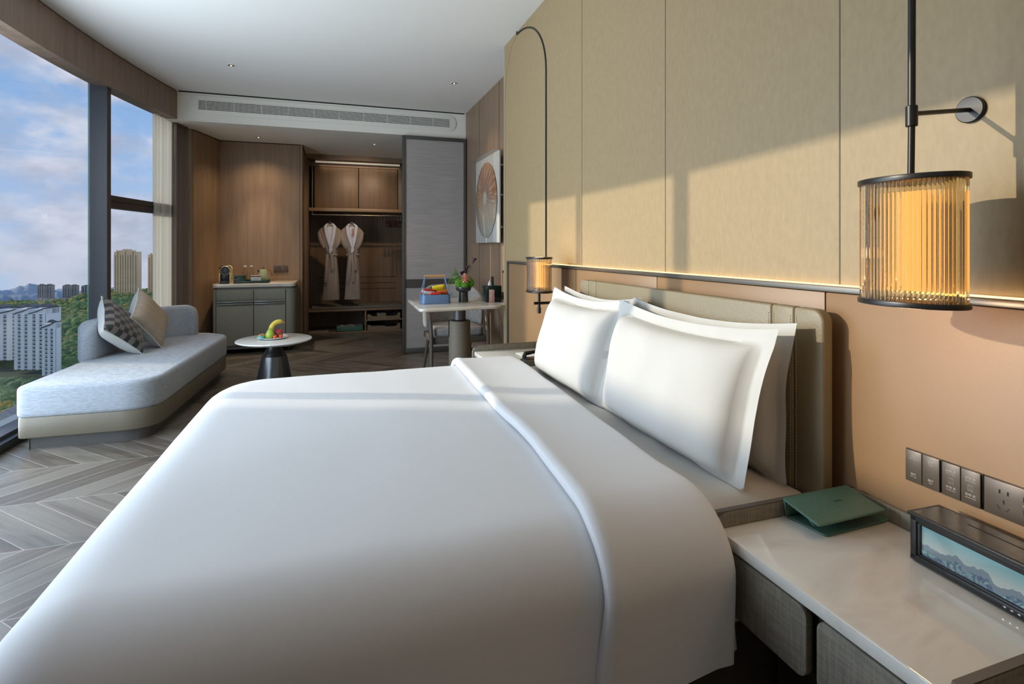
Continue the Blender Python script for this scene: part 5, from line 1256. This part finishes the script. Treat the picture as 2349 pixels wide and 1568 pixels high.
# forest canopy
ico = bmesh.new(); bmesh.ops.create_icosphere(ico, subdivisions=2, radius=1); iv = np.array([v.co[:] for v in ico.verts]); ifc = np.array([[v.index for v in f.verts] for f in ico.faces]); ico.free()
rs = np.random.RandomState(3); cnt = 0; VV = []; FF = []
clear = [out(-10, 610)[:2]+(26,), out(66, 570)[:2]+(22,), out(110, 540)[:2]+(14,), out(66, 590)[:2]+(22,)]
while cnt < 11000:
    px = rs.uniform(-60, 410); d = math.sqrt(rs.uniform(300**2, 1420**2))
    x, y, _, _ = out(px, d)
    if any(math.hypot(x-cx, y-cy) < r for cx, cy, r in clear): continue
    if 78 < px < 212 and d > 1250: continue
    r = rs.uniform(3.5, 7.2); z = terr(x, y)+r*.35
    s = np.array([r, r, r*rs.uniform(.7, 1.1)]); jit = 1+rs.uniform(-.18, .18, (len(iv), 1))
    VV.append(iv*s*jit+np.array([x, y, z])); FF.append(ifc+cnt*len(iv)); cnt += 1
VV = np.concatenate(VV); FF = np.concatenate(FF)
me = bpy.data.meshes.new('forest'); me.vertices.add(len(VV)); me.vertices.foreach_set('co', VV.ravel()); me.loops.add(FF.size); me.loops.foreach_set('vertex_index', FF.ravel().astype(np.int32))
me.polygons.add(len(FF)); me.polygons.foreach_set('loop_start', np.arange(0, FF.size, 3, dtype=np.int32)); me.update(calc_edges=True); me.validate()
fo = bpy.data.objects.new('forest_canopy', me); C.objects.link(fo)
FM = pm('foliage', (.08, .16, .04), rough=.9); nt = FM.node_tree; bb = nt.nodes['Principled BSDF']; g = N(nt, 'ShaderNodeNewGeometry')
wn = N(nt, 'ShaderNodeTexNoise'); wn.inputs['Scale'].default_value = .012; wn.inputs['Detail'].default_value = 3; nt.links.new(g.outputs['Position'], wn.inputs['Vector'])
c = mixc(nt, rampf(nt, g.outputs['Random Per Island'], 0, 1), (.09, .165, .055), (.22, .30, .09))
yel = mathn(nt, 'MULTIPLY', mathn(nt, 'GREATER_THAN', g.outputs['Random Per Island'], .68), rampf(nt, wn.outputs[0], .44, .56))
c = mixc(nt, yel, c, (.42, .30, .06)); nt.links.new(c, bb.inputs['Base Color'])
fn_ = N(nt, 'ShaderNodeTexNoise'); fn_.inputs['Scale'].default_value = .6; nt.links.new(g.outputs['Position'], fn_.inputs['Vector']); bn = N(nt, 'ShaderNodeBump'); bn.inputs['Distance'].default_value = 3; nt.links.new(fn_.outputs[0], bn.inputs['Height']); nt.links.new(bn.outputs[0], bb.inputs['Normal'])
me.materials.append(FM); tag(fo, 'dense green and yellow woodland covering the hillside outside the window', 'trees', kind='stuff')
# mountains, with the haze of distance painted into their blue colours
def ridge(d, px0, px1, ytop, amp, seed, mat, label):
    pts = []; n = 140; b = MB()
    def f(u, v):
        px = px0+(px1-px0)*u; x, y, ux_, uy_ = out(px, d+v*900)
        h = ytop-amp*(noise.noise(Vector((u*9+seed, 0, 0)))+.4*noise.noise(Vector((u*31+seed, 0, 0)))+.15*noise.noise(Vector((u*90, seed, 0))))
        zt = zat(px, h, d); zb = zat(px, 760, d)
        return (x, y, zb+(zt-zb)*math.sin(v*PI)**.8+(40*noise.noise(Vector((u*60, v*5, seed)))*math.sin(v*PI)))
    b.grid(f, n, 12); o = b.build('mountain_range', mat, ang=3); return tag(o, label, 'mountain')
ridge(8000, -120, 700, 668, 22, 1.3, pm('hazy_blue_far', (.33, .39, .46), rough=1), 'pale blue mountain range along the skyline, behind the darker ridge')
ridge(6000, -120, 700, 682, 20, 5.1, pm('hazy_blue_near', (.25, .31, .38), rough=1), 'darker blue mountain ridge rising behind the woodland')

# towers
def facade(name, c_wall, c_win, fl):
    m = pm(name, c_wall, rough=.8); nt = m.node_tree; b = nt.nodes['Principled BSDF']; tc = N(nt, 'ShaderNodeTexCoord'); s_ = N(nt, 'ShaderNodeSeparateXYZ'); nt.links.new(tc.outputs['Object'], s_.inputs[0])
    f = mathn(nt, 'FRACT', mathn(nt, 'DIVIDE', s_.outputs[2], fl)); k = mathn(nt, 'MULTIPLY', mathn(nt, 'GREATER_THAN', f, .30), mathn(nt, 'LESS_THAN', f, .82))
    nt.links.new(mixc(nt, k, c_wall, c_win), b.inputs['Base Color']); return m
def tower(label, px0, px1, ytop, ybase, d, bays, wallc, winm, roofm, gable, group=None, depth=None):
    pxm = (px0+px1)/2; x, y, ux_, uy_ = out(pxm, d)
    fw = d*math.cos(math.atan((pxm-1174.5)/1234)); w = (px1-px0)/1234*fw; zt = zat(pxm, ytop, d); zb = zat(pxm, ybase, d)
    t = bpy.data.objects.new('apartment_tower', None); C.objects.link(t); tag(t, label, 'building', group)
    # face the room
    fx = Vector((.9479, -.3184, 0)); fy = Vector((.3184, .9479, 0))
    m_ = Matrix(((fx.x, fy.x, 0, x), (fx.y, fy.y, 0, y), (0, 0, 1, zb), (0, 0, 0, 1))); t.matrix_world = m_; LOC[t.name] = None
    h = zt-zb; dp_ = depth or w*.7; bw = w/bays; wall = MB(); win = MB(); roof = MB()
    wall.box(-w/2, w/2, 1.2, dp_, 0, h*.94)
    for k in range(bays):
        a = -w/2+k*bw; tall = h*(.90+.08*((k % 3) == 1)) if not gable else h*.86
        yo = 0 if k % 2 else .6
        wall.box(a, a+bw*.42, yo-.5, 2, 0, tall); wall.box(a+bw*.82, a+bw, yo-.1, 2, 0, tall*(1 if gable else .985))
        win.box(a+bw*.42, a+bw*.82, yo+.3, 2, 0, tall*(1 if gable else .97))
        if gable:
            for i in range(int(tall/3.0)): wall.box(a+bw*.40, a+bw*.84, yo-.5, yo+.4, 1+i*3.0, 1.5+i*3.0)
    if gable:
        nu = max(1, bays//2)
        for q in range(nu):
            a = -w/2+q*w/nu; c_ = a+w/nu; hu = h*.86
            wall.prism([(a, hu-.1), (c_, hu-.1), (c_, hu+4.2), (a+(c_-a)*.55, hu+1.9), (a, hu)], .2, dp_*.9, axis='y')
            roof.prism([(a-.6, hu), (a+(c_-a)*.55, hu+2.0), (c_+.3, hu+4.4), (c_+.3, hu+5.1), (a+(c_-a)*.55, hu+2.8), (a-.6, hu+.7)], -.3, dp_*.92, axis='y')
            b0 = a+(c_-a)*.15; b1 = a+(c_-a)*.80
            wall.box(b0, b1, dp_*.45, dp_*.85, hu, h*.955); roof.prism([(b0-.5, h*.955), (b0+(b1-b0)*.35, h*1.005), (b1+.5, h*.965), (b1+.5, h*.955)], dp_*.43, dp_*.87, axis='y')
    if not gable:
        wall.box(-w*.30, w*.30, 1.6, dp_*.8, h*.94, h*.97); wall.box(-w*.14, w*.14, 1.4, dp_*.7, h*.97, h)
        roof.box(-w*.31, w*.31, 1.5, dp_*.8, h*.965, h*.975); roof.box(-w/2-.3, w/2+.3, .8, dp_, h*.93, h*.945)
    wall.build('wall', wallc, t, local=True, smooth=False); win.build('window_bays', winm, t, local=True, smooth=False); roof.build('roof', roofm, t, local=True, smooth=False)
    return t
WW = pm('white_render', (.90, .89, .87), rough=.8); WG = facade('white_bays', (.50, .52, .57), (.035, .05, .09), 3.0); SL = pm('slate_roof', (.10, .10, .105), rough=.8)
tower('white apartment block with slate gables, leftmost outside the window', -60, 38, 704, 826, 610, 5, WW, WG, SL, True, 'white gabled blocks below the hill')
tower('tallest white gabled apartment block with balconies, in the middle of the row', 32, 100, 700, 848, 570, 4, WW, WG, SL, True, 'white gabled blocks below the hill')
tower('narrow white gabled apartment block at the right end of the row', 96, 124, 735, 862, 540, 2, WW, WG, SL, True, 'white gabled blocks below the hill')
BE = pm('beige_render', (.95, .68, .40), rough=.8); BG = facade('beige_bays', (.75, .53, .34), (.16, .13, .11), 3.0); BR = pm('beige_roof', (.80, .62, .44), rough=.8)
tower('tall beige apartment tower with stepped crown right of the window column', 261, 313, 571, 684, 1250, 9, BE, BG, BR, False, 'beige towers on the ridge', 14)
tower('beige tower partly hidden by the sheer curtain', 339, 392, 578, 676, 1250, 9, BE, BG, BR, False, 'beige towers on the ridge', 14)
GW = pm('grey_render', (.46, .44, .42), rough=.8); GG = facade('grey_bays', (.25, .25, .26), (.06, .07, .09), 3.2); GR = pm('brown_roof', (.10, .085, .09), rough=.8)
for i, (a, c_) in enumerate(((85, 99), (102, 117), (143, 158), (160, 174), (186, 206))):
    tower('small grey brown tower on the skyline, '+('first', 'second', 'third', 'fourth', 'fifth')[i]+' from the left', a, c_, 651+(i // 2), 694, 1390, 3, GW, GG, GR, False, 'grey towers on the skyline')
for i in range(9):
    a = 84+i*13.6
    tower('low cream terrace block on the ridge, '+('first', 'second', 'third', 'fourth', 'fifth', 'sixth', 'seventh', 'eighth', 'ninth')[i]+' from left', a, a+12.5, 684+(i % 3)-(i*.3), 696-(i*.3), 1330, 3, pm('terrace_render', (.85, .74, .62), rough=.8), BG, GR, False, 'low terraces on the ridge')
